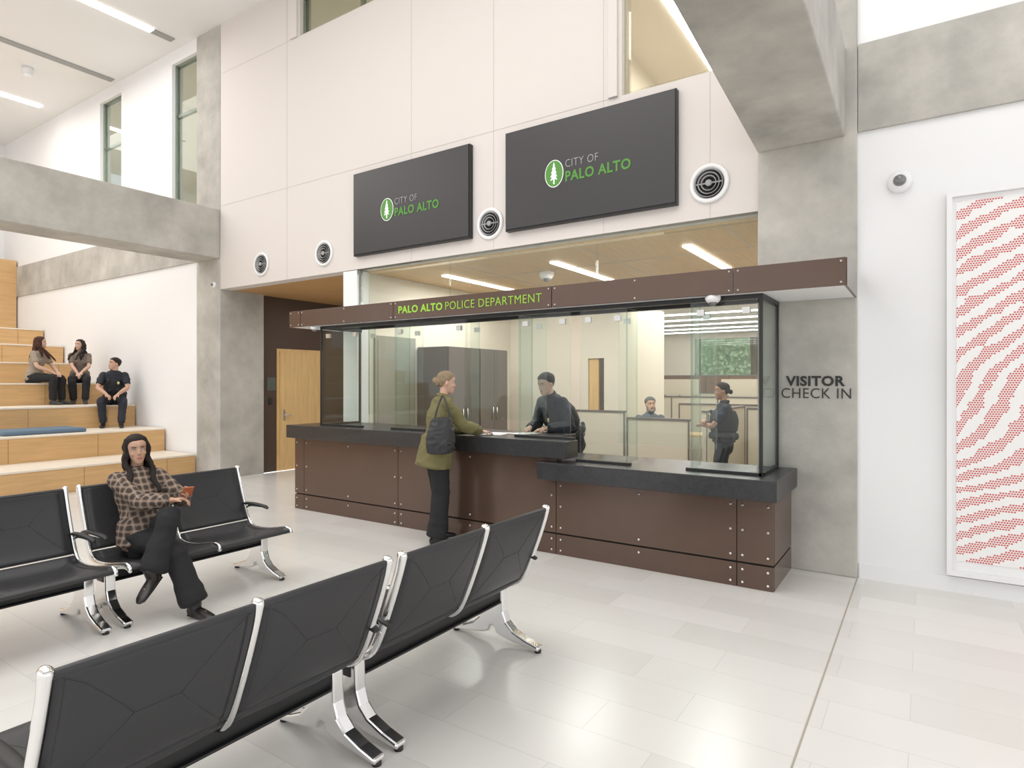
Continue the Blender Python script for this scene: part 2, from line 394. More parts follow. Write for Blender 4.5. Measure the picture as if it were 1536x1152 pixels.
# ------------------------------------------------------------ lights fixtures
def strip(x0,x1,y0,y1,z,mat,label,energy=0,dn=.02):
    return bx('linear_light',(x0,y0,z-dn),(x1,y1,z-.001),mat,label=label,category='ceiling light',group='recessed linear ceiling lights')
def area(name,loc,sx,sy,e,col=(1,.98,.95),rot=(0,0,0)):
    l=bpy.data.lights.new(name,'AREA'); l.shape='RECTANGLE'; l.size=sx; l.size_y=sy; l.energy=e; l.color=col
    o=bpy.data.objects.new(name,l); o.location=loc; o.rotation_euler=rot; COL.link(o); return o
for x in (-5.6,-3.85,-2.17):
    strip(x-.05,x+.05,6.7,8.4,3.10,LEDO,'long white linear light in the wood ceiling')
    area('office_lamp',(x,7.5,3.05),.5,1.8,34)
for y in (10.2,11.4,12.6,13.8,15.0,16.2,17.3):
    strip(-4.1 if y<12 else -7,0 if y>12.6 else -1.2,y-.05,y+.05,3.0,LEDO,'long white linear light in the office ceiling')
area('office_lamp',(-3.2,11,2.95),3,2,48); area('office_lamp',(-3.5,14.5,2.95),5,5,110)
area('corridor_lamp',(-8,8.5,3.08),.6,3,40)
strip(-10.77,-10.63,2.6,5.25,HZ,LEDM,'bright recessed linear light in the high ceiling')
bx('ceiling_slot',(-10.77,5.26,HZ-.02),(-10.63,5.6,HZ-.001),SLOT,label='grey end cap of ceiling slot',category='ceiling slot')
bx('ceiling_slot',(-13.18,-2,HZ-.02),(-13.02,5.7,HZ-.001),SLOT,label='long grey recessed slot in the white ceiling',category='ceiling slot')
strip(-15.68,-15.52,3.5,5.4,HZ,LEDM,'bright recessed linear light in the high ceiling')
for p in ((-13.9,4.6),(-14.6,3.9)):
    mb=MB().cyl((p[0],p[1],HZ-.12),(p[0],p[1],HZ),.09,mi=0); mb.ell((p[0],p[1],HZ-.12),(.08,.08,.05),mi=1)
    make('downlight',mb,[WHITE,LEDM],label='round white surface downlight on the high ceiling',category='ceiling light',group='downlights')
strip(-2.52,-2.42,6.3,8.9,6.0,LEDM,'white linear light in the upstairs room')
area('upper_lamp',(-2.2,8,5.9),1,2.5,45); area('upper_fill',(-11,8,7.2),12,2,330)  # second one is a wide fill added to brighten the upstairs rooms

# ------------------------------------------------------------ screens
def screen(x0,x1,label):
    r=empty('wall_screen',((x0+x1)/2,5.75,3.28),label,'screen',group='wall screens above the counter')
    make('housing',MB().box((x0,5.735,3.28),(x1,5.799,4.38)),BLACK,parent=r,bevel=.004)
    make('display_panel',MB().box((x0+.012,5.724,3.30),(x1-.012,5.7345,4.368)),SCREEN,parent=r)
    ox=x0+3.912
    cx,cz=-3.277+ox,3.81
    def ring(a,b,y0,y1):
        n=40
        return MB().prism([(cx+a*math.cos(2*math.pi*k/n),cz+b*math.sin(2*math.pi*k/n)) for k in range(n)],'y',y0,y1)
    make('emblem',ring(.112,.145,5.7205,5.7235),WHITEL,parent=r,label='white oval ring')
    make('emblem',ring(.104,.137,5.7185,5.7203),GREEN,parent=r,label='green oval')
    tr=MB()
    L=[(0,.12),(-.012,.085),(-.006,.085),(-.026,.045),(-.012,.047),(-.036,.005),(-.018,.007),(-.044,-.035),(-.022,-.032),(-.046,-.072),(-.007,-.06),(-.009,-.112)]
    poly=L+[(-a*.9,b) for a,b in reversed(L[1:])]
    tr.prism([(cx+a,cz+b) for a,b in poly],'y',5.716,5.7183)
    make('emblem_tree',tr,WHITEL,parent=r)
    text('CITY OF','lettering',-3.141+ox,-2.764+ox,3.85,3.93,5.721,LGREY,r,-.012)
    text('PALO ALTO','lettering',-3.141+ox,-2.41+ox,3.70,3.81,5.721,GREEN,r,.03)
screen(-6.375,-4.415,'large dark wall screen showing green tree emblem, beside smaller vent')
screen(-3.912,-1.955,'large dark wall screen with green emblem beside concrete beam')

def diffuser(x,z,label):
    r=empty('air_diffuser',(x,5.79,z-.18),label,'air vent',group='round wall diffusers')
    make('rim',MB().lathe_y((x,5.799,z),[(.185,0),(.18,-.02),(.165,-.03),(.135,-.012),(.135,0)]),WHITE,parent=r)
    make('recess',MB().lathe_y((x,5.798,z),[(.0,0),(.134,0),(.134,-.004),(.0,-.004)]),PLINTHB,parent=r)
    v=MB()
    for a in (.118,.088,.058): v.lathe_y((x,5.785,z),[(a,0),(a+.010,-.018),(a+.014,-.018),(a+.006,0)])
    v.box((x-.12,5.776,z-.006),(x+.12,5.782,z+.006)); v.lathe_y((x,5.785,z),[(.0,0),(.03,0),(.03,-.02),(.0,-.026)])
    make('vanes',v,SLOT,parent=r)
for x,z,l in ((-8.49,3.41,'round white wall diffuser above the corridor opening'),(-7.04,3.41,'round white wall diffuser next to dark screen'),(-4.165,3.42,'round white wall diffuser between two screens'),(-1.666,3.44,'round white wall diffuser beside concrete column')):
    diffuser(x,z,l)

# ------------------------------------------------------------ counter
C=empty('reception_counter',(-3.8,5.4,0),'long bronze-panelled reception counter with black stone tops','counter')
JX=[-6.66,-6.48,-4.866,-2.855,-1.23,-.956]
make('core',MB().prism([(-6.64,5.045),(-2.87,5.045),(-2.87,5.15),(-3.06,5.15),(-3.06,5.785),(-6.64,5.785)],'z',0,.898),PLINTHB,parent=C)
make('core',MB().prism([(-2.869,5.045),(-.98,5.045),(-.98,5.755),(-3.059,5.755),(-3.059,5.151),(-2.869,5.151)],'z',0,.703),PLINTHB,parent=C)
g=.006
for i in range(5):
    a,b=JX[i]+g/2,JX[i+1]-g/2
    zt=.898 if i<3 else .703
    make('panel',MB().box((a,5.02,.20),(b,5.044,zt)),BROWN,parent=C,bevel=.002)
    make('plinth_panel',MB().box((a,5.02,.0),(b,5.044,.185)),BROWN,parent=C,bevel=.002)
    mids=[a+.045,b-.045]+([(a+b)/2] if b-a>1 else [])
    if b-a<.3: mids=[a+.04,b-.04]
    for x in mids:
        for z in (.25,zt-.06,.14,.04) + ((( .25+zt-.06)/2,) if x!=(a+b)/2 else ()):
            if x==(a+b)/2 and z<.06: continue
            if b-a<.3 and x==mids[1] and i==0: continue
            make('rivet',MB().lathe_y((x,5.0195,z),[(0,0),(.011,0),(.009,-.004),(0,-.005)],n=12),STEEL,parent=C)
make('panel',MB().box((-.979,5.046,.20),(-.957,5.755,.703)),BROWN,parent=C)
make('plinth_panel',MB().box((-.979,5.046,0),(-.957,5.755,.185)),BROWN,parent=C)
make('panel',MB().box((-6.66,5.046,0),(-6.641,5.785,.898)),BROWN,parent=C)
make('countertop',MB().prism([(-6.70,4.92),(-2.70,4.92),(-2.70,5.16),(-3.05,5.16),(-3.05,5.79),(-6.70,5.79)],'z',.90,1.06),BLACKTOP,parent=C,bevel=.006,label='black stone upper countertop')
make('countertop',MB().prism([(-2.98,4.88),(-.91,4.88),(-.91,5.755),(-3.045,5.755),(-3.045,5.17),(-2.868,5.17),(-2.868,5.01),(-2.98,5.01)],'z',.706,.865),BLACKTOP,parent=C,bevel=.006,label='black stone lower countertop')
K=empty('counter_canopy',(-3.6,5.4,2.29),'long flat canopy with bronze fascia and green lettering','canopy')
make('soffit',MB().box((-6.70,5.003,2.292),(-.482,5.757,2.475)),WHITE,parent=K)
CX=[-6.72,-6.50,-4.90,-2.88,-1.245,-.466]
for i in range(5):
    a,b=CX[i]+.004,CX[i+1]-.004
    make('fascia_panel',MB().box((a,4.98,2.29),(b,5.002,2.49)),BROWN,parent=K,bevel=.002)
    xs=[a+.03,b-.03]+([(a+b)/2] if (b-a>1 and i!=2) else [])
    for x in xs:
        for z in (2.315,2.465):
            make('rivet',MB().lathe_y((x,4.9795,z),[(0,0),(.009,0),(.007,-.004),(0,-.005)],n=12),STEEL,parent=K)
make('fascia_panel',MB().box((-.481,5.004,2.29),(-.463,5.757,2.49)),BROWN,parent=K)
make('fascia_panel',MB().box((-6.72,5.004,2.29),(-6.702,5.757,2.49)),BROWN,parent=K)
text('PALO ALTO','lettering',-4.817,-4.19,2.350,2.432,4.977,LIME,K,.028,label='bold lime green letters')
text('POLICE DEPARTMENT','lettering',-4.15,-2.985,2.350,2.432,4.977,LIME,K,-.010,label='thin lime green letters')
# glass enclosure
G=empty('glass_screen',(-3.65,5.4,.865),'tall clear glass security screen with black frame on counter','glass screen')
mb=MB().box((-6.26,5.09,2.255),(-1.05,5.14,2.289)).box((-6.26,5.141,2.255),(-6.22,5.74,2.289)).box((-1.09,5.141,2.255),(-1.05,5.74,2.289)).box((-6.219,5.39,2.255),(-1.091,5.45,2.289))
make('top_rail',mb,BLACK,parent=G)
for a,b in (((-1.08,5.095,.866),(-1.055,5.12,2.254)),((-1.08,5.72,.866),(-1.055,5.745,2.254)),((-6.26,5.09,1.061),(-6.24,5.11,2.254)),((-6.26,5.72,1.061),(-6.24,5.745,2.254))):
    make('corner_post',MB().box(a,b),BLACK,parent=G)
def gpanel(x0,x1,y,z0,z1=2.254,track=True):
    mb=MB().box((x0,y-.006,z0),(x1,y+.006,z1),0)
    mb.box((x0-.007,y-.0065,z0),(x0-.0001,y+.0065,z1),1).box((x1+.0001,y-.0065,z0),(x1+.007,y+.0065,z1),1)
    make('glass_pane',mb,[GLASS,GLEDGE],parent=G)
    for x in (x0+.08,x1-.08):
        make('clamp',MB().box((x-.03,y-.016,z1-.11),(x+.03,y+.016,z1-.06)),STEEL,parent=G)
    if track:
        make('track',MB().box((x0-.04,y-.025,z0),(x1+.04,y+.025,z0+.022)),BLACK,parent=G)
gpanel(-6.22,-5.58,5.12,1.061); gpanel(-5.01,-4.0,5.12,1.061); gpanel(-3.33,-2.76,5.12,1.061); gpanel(-2.65,-2.2,5.12,.866); gpanel(-1.62,-1.10,5.12,.866)
gpanel(-5.75,-4.86,5.42,1.20,2.254,False); gpanel(-4.15,-3.2,5.42,1.20,2.254,False); gpanel(-2.4,-1.5,5.42,1.02,2.254,False)
def gside(x,z0):
    make('glass_pane',MB().box((x-.006,5.14,z0),(x+.006,5.705,2.254),0),[GLASSL],parent=G)
    make('track',MB().box((x-.02,5.15,z0),(x+.02,5.69,z0+.022)),BLACK,parent=G)
gside(-6.245,1.061); gside(-1.068,.866)
for x,z0 in ((-5.58,1.075),(-5.01,1.075),(-4.0,1.075),(-3.33,1.075),(-2.2,.88),(-1.62,.88)):
    mb=MB().box((x-.006,5.14,z0),(x+.006,5.36,2.254),0).box((x-.008,5.3601,z0),(x+.008,5.368,2.254),1).box((x-.008,5.132,z0),(x+.008,5.1399,2.254),1)
    make('glass_fin',mb,[GLASSL,GLEDGE],parent=G)
for x,y,r in ((-3.72,5.3,.2),(-3.5,5.5,-.3)):
    o=bx('paper_sheet',(x-.105,y-.15,1.0605),(x+.105,y+.15,1.063),PAPER,label='white paper form lying on the black countertop',category='paper'); o.rotation_euler[2]=r
r=empty('wall_lettering',(-.775,5.757,1.46),'black visitor check in lettering on concrete column','sign')
text('VISITOR','lettering',-1.0,-.548,1.565,1.652,5.756,DARKL,r,.035,label='bold black letters')
text('CHECK IN','lettering',-1.035,-.505,1.463,1.548,5.756,DARKL,r,-.006,label='thin black letters')
A=empty('framed_artwork',(1.1,5.79,.14),'large white-framed print of red dotted fingerprint ridges','artwork')
fx0,fx1,fz0,fz1=.135,2.05,.14,3.03
make('frame',MB().box((fx0,5.73,fz0),(fx0+.035,5.784,fz1)).box((fx1-.035,5.73,fz0),(fx1,5.784,fz1)).box((fx0+.035,5.73,fz0),(fx1-.035,5.784,fz0+.035)).box((fx0+.035,5.73,fz1-.035),(fx1-.035,5.784,fz1)),WHITE,parent=A)
make('mount_board',MB().box((fx0+.036,5.765,fz0+.036),(fx1-.036,5.782,fz1-.036)),WHITE,parent=A)
make('print',MB().box((fx0+.06,5.760,fz0+.11),(fx1-.06,5.7645,fz1-.07)),ART,parent=A)
def dome(c,r,nrm,label):
    R=V((0,0,1)).rotation_difference(V(nrm)).to_matrix(); n=V(nrm); c=V(c)
    e=empty('security_camera',c,label,'security camera',group='dome cameras')
    b=MB().loft([c,c+n*r*.5,c+n*r*.9],[r,r,r*.72],(1,.3,.1),24,cap=False)
    make('base',b,WHITE,parent=e)
    make('dome',MB().ell(c+n*r*.9,(r*.55,r*.55,r*.45),R),DOME,parent=e)
dome((-.167,5.80,3.18),.085,(0,-1,0),'white dome security camera on the white wall')
dome((-1.42,5.04,2.292),.06,(0,0,-1),'white dome security camera under the canopy')
dome((-6.3,5.04,2.292),.05,(0,0,-1),'small white dome camera under the canopy corner')
dome((-9.75,5.79,3.2),.05,(0,-1,0),'small white camera on the concrete column')
dome((-4.3,7.3,3.10),.10,(0,0,-1),'white dome on the wooden office ceiling')

# ------------------------------------------------------------ bleacher
B=empty('bleacher_stair',(-14,2,0),'wide wooden bleacher seating stair with pale treads','bleacher')
ex=[-10.3,-11.3,-12.37,-13.4,-14.45,-15.5,-16.55,-18.1]; ez=[.38,.78,1.18,1.58,1.98,2.38,2.78]
for i in range(7):
    make('riser',MB().box((ex[i+1],-5,0),(ex[i],5.768,ez[i]-.03)),MAPLE,parent=B)
    make('tread',MB().box((ex[i+1]+.001,-5,ez[i]-.029),(ex[i]+.012,5.768,ez[i])),TREAD,parent=B,bevel=.004)
    zb=(ez[i-1] if i else 0)
    y=5.3-(i%2)*.6
    while y>.5: make('joint',MB().box((ex[i]+.0005,y-.003,zb+.005),(ex[i]+.002,y+.003,ez[i]-.035)),JOINTW,parent=B); y-=1.2
make('back_panel',MB().box((-18.6,-5,0),(-18.1,5.768,4.5)),MAPLE,parent=B)
make('floor_cushion',MB().box((-12.25,3.5,.7805),(-11.5,4.62,.85)),BLUE,bevel=.025,label='flat blue seat cushion lying on the bleacher tread',category='cushion')

# ------------------------------------------------------------ tandem benches
prof=[(-.055,.86),(-.04,.80),(-.005,.70),(.04,.585),(.085,.48),(.13,.405),(.19,.372),(.28,.365),(.40,.375),(.52,.395),(.62,.412),(.675,.405),(.69,.385)]
def pat(t):
    t=max(0,min(1,t))*(len(prof)-1); i=min(int(t),len(prof)-2); f=t-i
    return V((prof[i][0]*(1-f)+prof[i+1][0]*f,0,prof[i][1]*(1-f)+prof[i+1][1]*f))
def pn(t):
    tg=(pat(t+.02)-pat(t-.02)).normalized(); nn=V((-tg.z,0,tg.x))
    if nn.x<0 and t<.4: nn=-nn
    if t>=.4 and nn.z<0: nn=-nn
    return nn
def sheet(t0,t1,y0,y1,th,sag,N=16,Mm=10):
    vs=[];fs=[]
    for sgn in (1,-1):
        for i in range(N+1):
            t=t0+(t1-t0)*i/N; p=pat(t); nn=pn(t)
            for j in range(Mm+1):
                w=j/Mm; q=p+nn*(sgn*th/2-sag*(1-(2*w-1)**2)*math.sin(math.pi*i/N)); q.y=y0+(y1-y0)*w; vs.append(q)
    K_=(N+1)*(Mm+1)
    for i in range(N):
        for j in range(Mm):
            a=i*(Mm+1)+j; fs.append((a,a+1,a+Mm+2,a+Mm+1)); fs.append((K_+a,K_+a+Mm+1,K_+a+Mm+2,K_+a+1))
    def st(a,b): fs.append((a,b,K_+b,K_+a))
    for i in range(N): st(i*(Mm+1),(i+1)*(Mm+1)); st(i*(Mm+1)+Mm,(i+1)*(Mm+1)+Mm)
    for j in range(Mm): st(j,j+1); st(N*(Mm+1)+j,N*(Mm+1)+j+1)
    return vs,fs
def surf(t,w,y0,y1,off,sag,t0,t1):
    q=pat(t)+pn(t)*(off-sag*(1-(2*w-1)**2)*math.sin(math.pi*(t-t0)/(t1-t0))); q.y=y0+(y1-y0)*w; return q
def build_bench():
    R=empty('tandem_bench',(0,0,0),'two-seat black leather tandem bench with polished aluminium frame','bench')
    for y in (-.605,0,.605):
        mb=MB(); mb.loft([(x,y,z) for x,z in prof],[(.019,.026)]+[(.015,.024)]*(len(prof)-2)+[(.013,.014)],(0,1,0),10,res=3)
        make('side_frame',mb,CHROME,parent=R,origin=(0,0,0))
        make('bracket',MB().box((.24,y-.012,.33),(.36,y+.012,.362)),CHROME,parent=R,origin=(0,0,0))
    for k,(a,b) in enumerate(((-.588,-.017),(.017,.588))):
        for nm,t0,t1,sag in (('backrest',.02,.385,.014),('seat',.40,.93,.02)):
            mb=MB(); vs,fs=sheet(t0,t1,a,b,.026,sag); mb.add(vs,fs,0,True)
            cm=(t0+t1)/2
            lines=[((t0,0),(cm,.38)),((t1,0),(cm,.38)),((t0,1),(cm,.62)),((t1,1),(cm,.62)),((cm,.38),(cm,.62))]
            for off in (.0130,-.0130):
                for (ta,wa),(tb,wb) in lines:
                    pts=[surf(ta+(tb-ta)*i/6,wa+(wb-wa)*i/6,a,b,off,sag,t0,t1) for i in range(7)]
                    mb.loft(pts,[.0014]*7,(0,.3,1),6,cap=False)
                for e in (.04,.96):
                    pts=[surf(t0+(t1-t0)*i/10,e,a,b,off,sag,t0,t1) for i in range(11)]
                    mb.loft(pts,[.0015]*11,(0,1,0),6,cap=False)
            te=t0 if nm=='backrest' else t1
            mb.loft([surf(te,w,a,b,0,0,t0,t1) for w in (0,.5,1)],[.015]*3,(1,0,0),10,cap=True)
            make(nm,mb,LEATHER,parent=R,origin=(0,0,0))
    make('beam',MB().box((.255,-.62,.255),(.345,.62,.33)).box((.23,-.6,.25),(.37,.6,.262)),BLACK,parent=R,origin=(0,0,0),bevel=.004)
    for y in (-.583,.583):
        poly=[(-.03,.014),(-.03,.04),(.06,.062),(.15,.095),(.20,.14),(.222,.20),(.228,.335),(.372,.335),(.378,.20),(.40,.14),(.45,.095),(.53,.062),(.62,.04),(.62,.014),(.50,.028),(.38,.045),(.33,.06),(.312,.10),(.288,.10),(.27,.06),(.22,.045),(.10,.028)]
        make('leg',MB().prism(poly,'y',y-.032,y+.032),CHROME,parent=R,origin=(0,0,0),bevel=.010)
        for x in (-.012,.602): make('glide',MB().cyl((x,y,0),(x,y,.02),.02),RUBBER,parent=R,origin=(0,0,0))
        ya=y+(.027 if y>0 else -.027)
        mb=MB(); mb.loft([(.02,ya,.545),(.08,ya,.562),(.22,ya,.566),(.34,ya,.56),(.37,ya,.548)],[(.018,.010),(.024,.012),(.025,.012),(.022,.012),(.014,.008)],(0,1,0),12,res=2)
        make('armrest',mb,RUBBER,parent=R,origin=(0,0,0))
        mb=MB(); mb.loft([(.065,ya,.50),(.09,ya,.53),(.16,ya,.55),(.28,ya,.552)],[.010,.011,.010,.008],(0,1,0),10,res=2)
        make('armrest_bracket',mb,CHROME,parent=R,origin=(0,0,0))
    return R
b0=build_bench(); b0['group']='waiting area tandem benches'
bl=[b0]+[copytree(b0) for _ in range(3)]
for o,(x,y,rz,l) in zip(bl,((-4.93,2.555,0,'black leather tandem bench with a woman sitting in one seat'),(-4.93,1.26,0,'empty black leather two-seat tandem bench facing the aisle'),(-1.92,2.555,math.pi,'empty black leather tandem bench standing near the counter'),(-1.92,1.26,math.pi,'empty black leather tandem bench joined end to end with another'))):
    o.location=(x,y,0); o.rotation_euler[2]=rz; o['label']=l

# ------------------------------------------------------------ office furniture
def cabinet(x0,x1,y0,y1,z,label):
    r=empty('storage_cabinet',((x0+x1)/2,(y0+y1)/2,0),label,'cabinet',group='tall office cabinets')
    make('body',MB().box((x0,y0,.004),(x1-.02,y1,z)),GREYP,parent=r)
    ym=(y0+y1)/2
    for a,b in ((y0+.005,ym-.003),(ym+.003,y1-.005)):
        dd=make('door',MB().box((x1-.019,a,.03),(x1,b,z-.01)),GREYP,parent=r)
        yh=b-.05 if b<ym+.01 else a+.05
        make('handle',MB().cyl((x1+.02,yh,1.0),(x1+.02,yh,1.2),.008),STEEL,parent=dd)
cabinet(-6.35,-5.75,6.97,7.72,2.12,'tall grey two-door storage cabinet in the office')
cabinet(-6.35,-5.75,7.74,8.49,2.12,'tall grey two-door storage cabinet in the office')
def part(x0,x1,y0,y1,z,label='beige fabric cubicle partition with dark trim'):
    r=empty('cubicle_partition',((x0+x1)/2,(y0+y1)/2,.004),label,'partition',group='office cubicle partitions')
    make('panel',MB().box((x0,y0,.004),(x1,y1,z-.03)),BEIGE,parent=r)
    t=MB().box((x0-.01,y0-.01,z-.029),(x1+.01,y1+.01,z))
    n=max(1,round(max(x1-x0,y1-y0)/.9))
    for i in range(n+1):
        if x1-x0>y1-y0:
            x=x0+(x1-x0)*i/n; t.box((x-.012,y0-.008,.005),(x+.012,y0-.0005,z-.03))
        else:
            y=y0+(y1-y0)*i/n; t.box((x1+.0005,y-.012,.005),(x1+.008,y+.012,z-.03))
    make('trim',t,GREYP,parent=r)
part(-3.6,-2.7,8.42,8.48,1.09); part(-4.9,-3.9,9.0,9.06,1.15); part(-3.7,-1.3,11.0,11.06,1.22); part(-2.6,-2.54,8.7,10.9,1.2)
part(-6.5,-1.6,13.0,13.06,1.3); part(-1.5,.8,13.0,13.06,1.3); part(-7,.6,15.2,15.26,1.35); part(-2.2,-1.3,9.6,9.66,1.22)
for x in (-3.6,-2.7,-5.0,-1.8):
    mb=MB().box((x,13.4,1.32),(x+.82,13.75,1.66)); make('overhead_cabinet',mb.box((x+.02,13.42,.004),(x+.08,13.7,1.31)).box((x+.74,13.42,.004),(x+.8,13.7,1.31)),BEIGE,label='beige overhead storage bin behind cubicles',category='cabinet',group='overhead bins')
r=empty('bookcase',(-3.2,16.5,.004),'long brown wood storage wall below the office windows','cabinet')
make('body',MB().box((-6,16.4,.004),(.6,16.8,1.78)),GREYP,parent=r)
for i in range(11): make('door',MB().box((-6+i*.6+.01,16.38,.05),(-6+(i+1)*.6-.01,16.399,1.74)),WALNUT,parent=r)
r=empty('office_desk',(-3.1,10.4,.004),'wooden desk behind a cubicle partition','desk')
make('desktop',MB().box((-3.7,9.95,.71),(-2.7,10.6,.745)),MAPLE,parent=r)
for x,y in ((-3.65,10.0),(-2.75,10.0),(-3.65,10.55),(-2.75,10.55)): make('leg',MB().box((x-.02,y-.02,.004),(x+.02,y+.02,.71)),GREYP,parent=r)
r=empty('work_surface',(-2,6.0,0),'pale work surface along the inside of the counter','work surface')
make('desktop',MB().box((-2.6,5.80,.69),(-1.24,6.35,.73)),TREAD,parent=r)
for x in (-2.55,-1.30): make('leg',MB().box((x-.02,6.25,.004),(x+.02,6.3,.69)),GREYP,parent=r)
mb=MB()
for i in range(9000):
    c=V((random.uniform(-10,2.5),random.uniform(20.6,21.2),random.uniform(0,5))); a=V((random.gauss(0,1),random.gauss(0,.4),random.gauss(0,1))).normalized(); b=a.cross(V((0,1,0))).normalized()
    s_=random.uniform(.05,.10); mb.add([c-a*s_,c+b*s_*.6,c+a*s_,c-b*s_*.6],[(0,1,2,3)])
mb.box((-10,21.2,0),(2.5,21.3,5))
make('shrub',mb,LEAF,recalc=False,kind='stuff',label='dense green foliage outside the office windows',category='shrub')
mb=MB(); mb.loft([(-4.2,19.2,0),(-4.1,19.2,2),(-4.2,19.2,4.5)],[.22,.2,.18])
make('tree_trunk',mb,M('bark',(.12,.08,.05),.9),label='brown tree trunk outside the office windows',category='tree')

# ------------------------------------------------------------ people
def remesh(mb,vox,sm=2,fold=0,fs=9,seed=0,zs=1.6):
    me=bpy.data.meshes.new('tmp'); me.from_pydata([tuple(p) for p in mb.v],[],mb.f)
    bm=bmesh.new(); bm.from_mesh(me); bmesh.ops.recalc_face_normals(bm,faces=bm.faces); bm.to_mesh(me); bm.free()
    o=bpy.data.objects.new('tmp',me); COL.link(o)
    m=o.modifiers.new('r','REMESH'); m.mode='VOXEL'; m.voxel_size=vox; m.use_smooth_shade=True
    s=o.modifiers.new('s','SMOOTH'); s.factor=.5; s.iterations=sm
    dg=bpy.context.evaluated_depsgraph_get(); r=bpy.data.meshes.new_from_object(o.evaluated_get(dg))
    bpy.data.objects.remove(o)
    if fold:
        nn=[v.normal.copy() for v in r.vertices]
        off=V((seed*3.1,seed*1.7,0))
        for v,n_ in zip(r.vertices,nn):
            c=v.co
            a=noise.noise(V((c.x*fs,c.y*fs,c.z*fs*zs))+off); b_=noise.noise(V((c.x*fs*2.3,c.y*fs*2.3,c.z*fs*zs*2))+off)
            v.co=c+n_*(fold*((1-abs(a)*2.4)+b_*.5))
        r.update()
    r.polygons.foreach_set('use_smooth',[True]*len(r.polygons))
    return r
def ik(A,B,l1,l2,pole):
    A=V(A);B=V(B);pole=V(pole); d=B-A; L=min(d.length,(l1+l2)*.995); L=max(L,abs(l1-l2)+.02); dn=d.normalized()
    a=(l1*l1-l2*l2+L*L)/(2*L); h=math.sqrt(max(l1*l1-a*a,0)); p=pole-dn*pole.dot(dn); p.normalize()
    return A+dn*a+p*h,A+dn*L
def skinm(n,c): 
    m=M(n,c,.5); p=m.node_tree.nodes['Principled BSDF']; p.inputs['Subsurface Weight'].default_value=.08; p.inputs['Subsurface Scale'].default_value=.01; return m
def hairm(n,c): return M(n,c,.6,bump=(60,.5),stretch=(3,3,.4),noise_=(40,.35),spec=.3)
def hand(mb,W,dr,nrm,flag,s,curl=.45):
    dr=V(dr).normalized(); nrm=V(nrm); nrm=(nrm-dr*nrm.dot(dr)).normalized(); sd=dr.cross(nrm)*flag
    mb.loft([W-dr*.01*s,W+dr*.03*s,W+dr*.065*s,W+dr*.088*s],[(.026*s,.019*s),(.036*s,.017*s),(.041*s,.015*s),(.038*s,.012*s)],sd,12,res=2)
    for i,(o_,L) in enumerate(((.030,.070),(.0105,.078),(-.0095,.073),(-.029,.058))):
        b=W+dr*(.086-(.006 if i in(0,3) else 0))*s+sd*o_*s; d=dr+sd*(.10-.07*i); d.normalize(); pts=[b-d*.012*s,b]; cc=curl*(1+.12*i)
        a=0
        for f in (.46,.30,.24):
            a+=cc; q=(d*math.cos(a)+nrm*math.sin(a)); pts.append(pts[-1]+q*L*f*s)
        r=.0082*s if i<3 else .0072*s
        mb.loft(pts,[r,r*1.02,r,r*.92,r*.78],sd,8,res=2)
    b=W+dr*.025*s+sd*.026*s; d1=(dr*.72+sd*.62+nrm*.30).normalized(); d2=(dr*.9+sd*.15+nrm*.35).normalized()
    mb.loft([b-d1*.01,b+d1*.035*s,b+d1*.035*s+d2*.028*s],[.013*s,.0105*s,.008*s],sd,8,res=2)

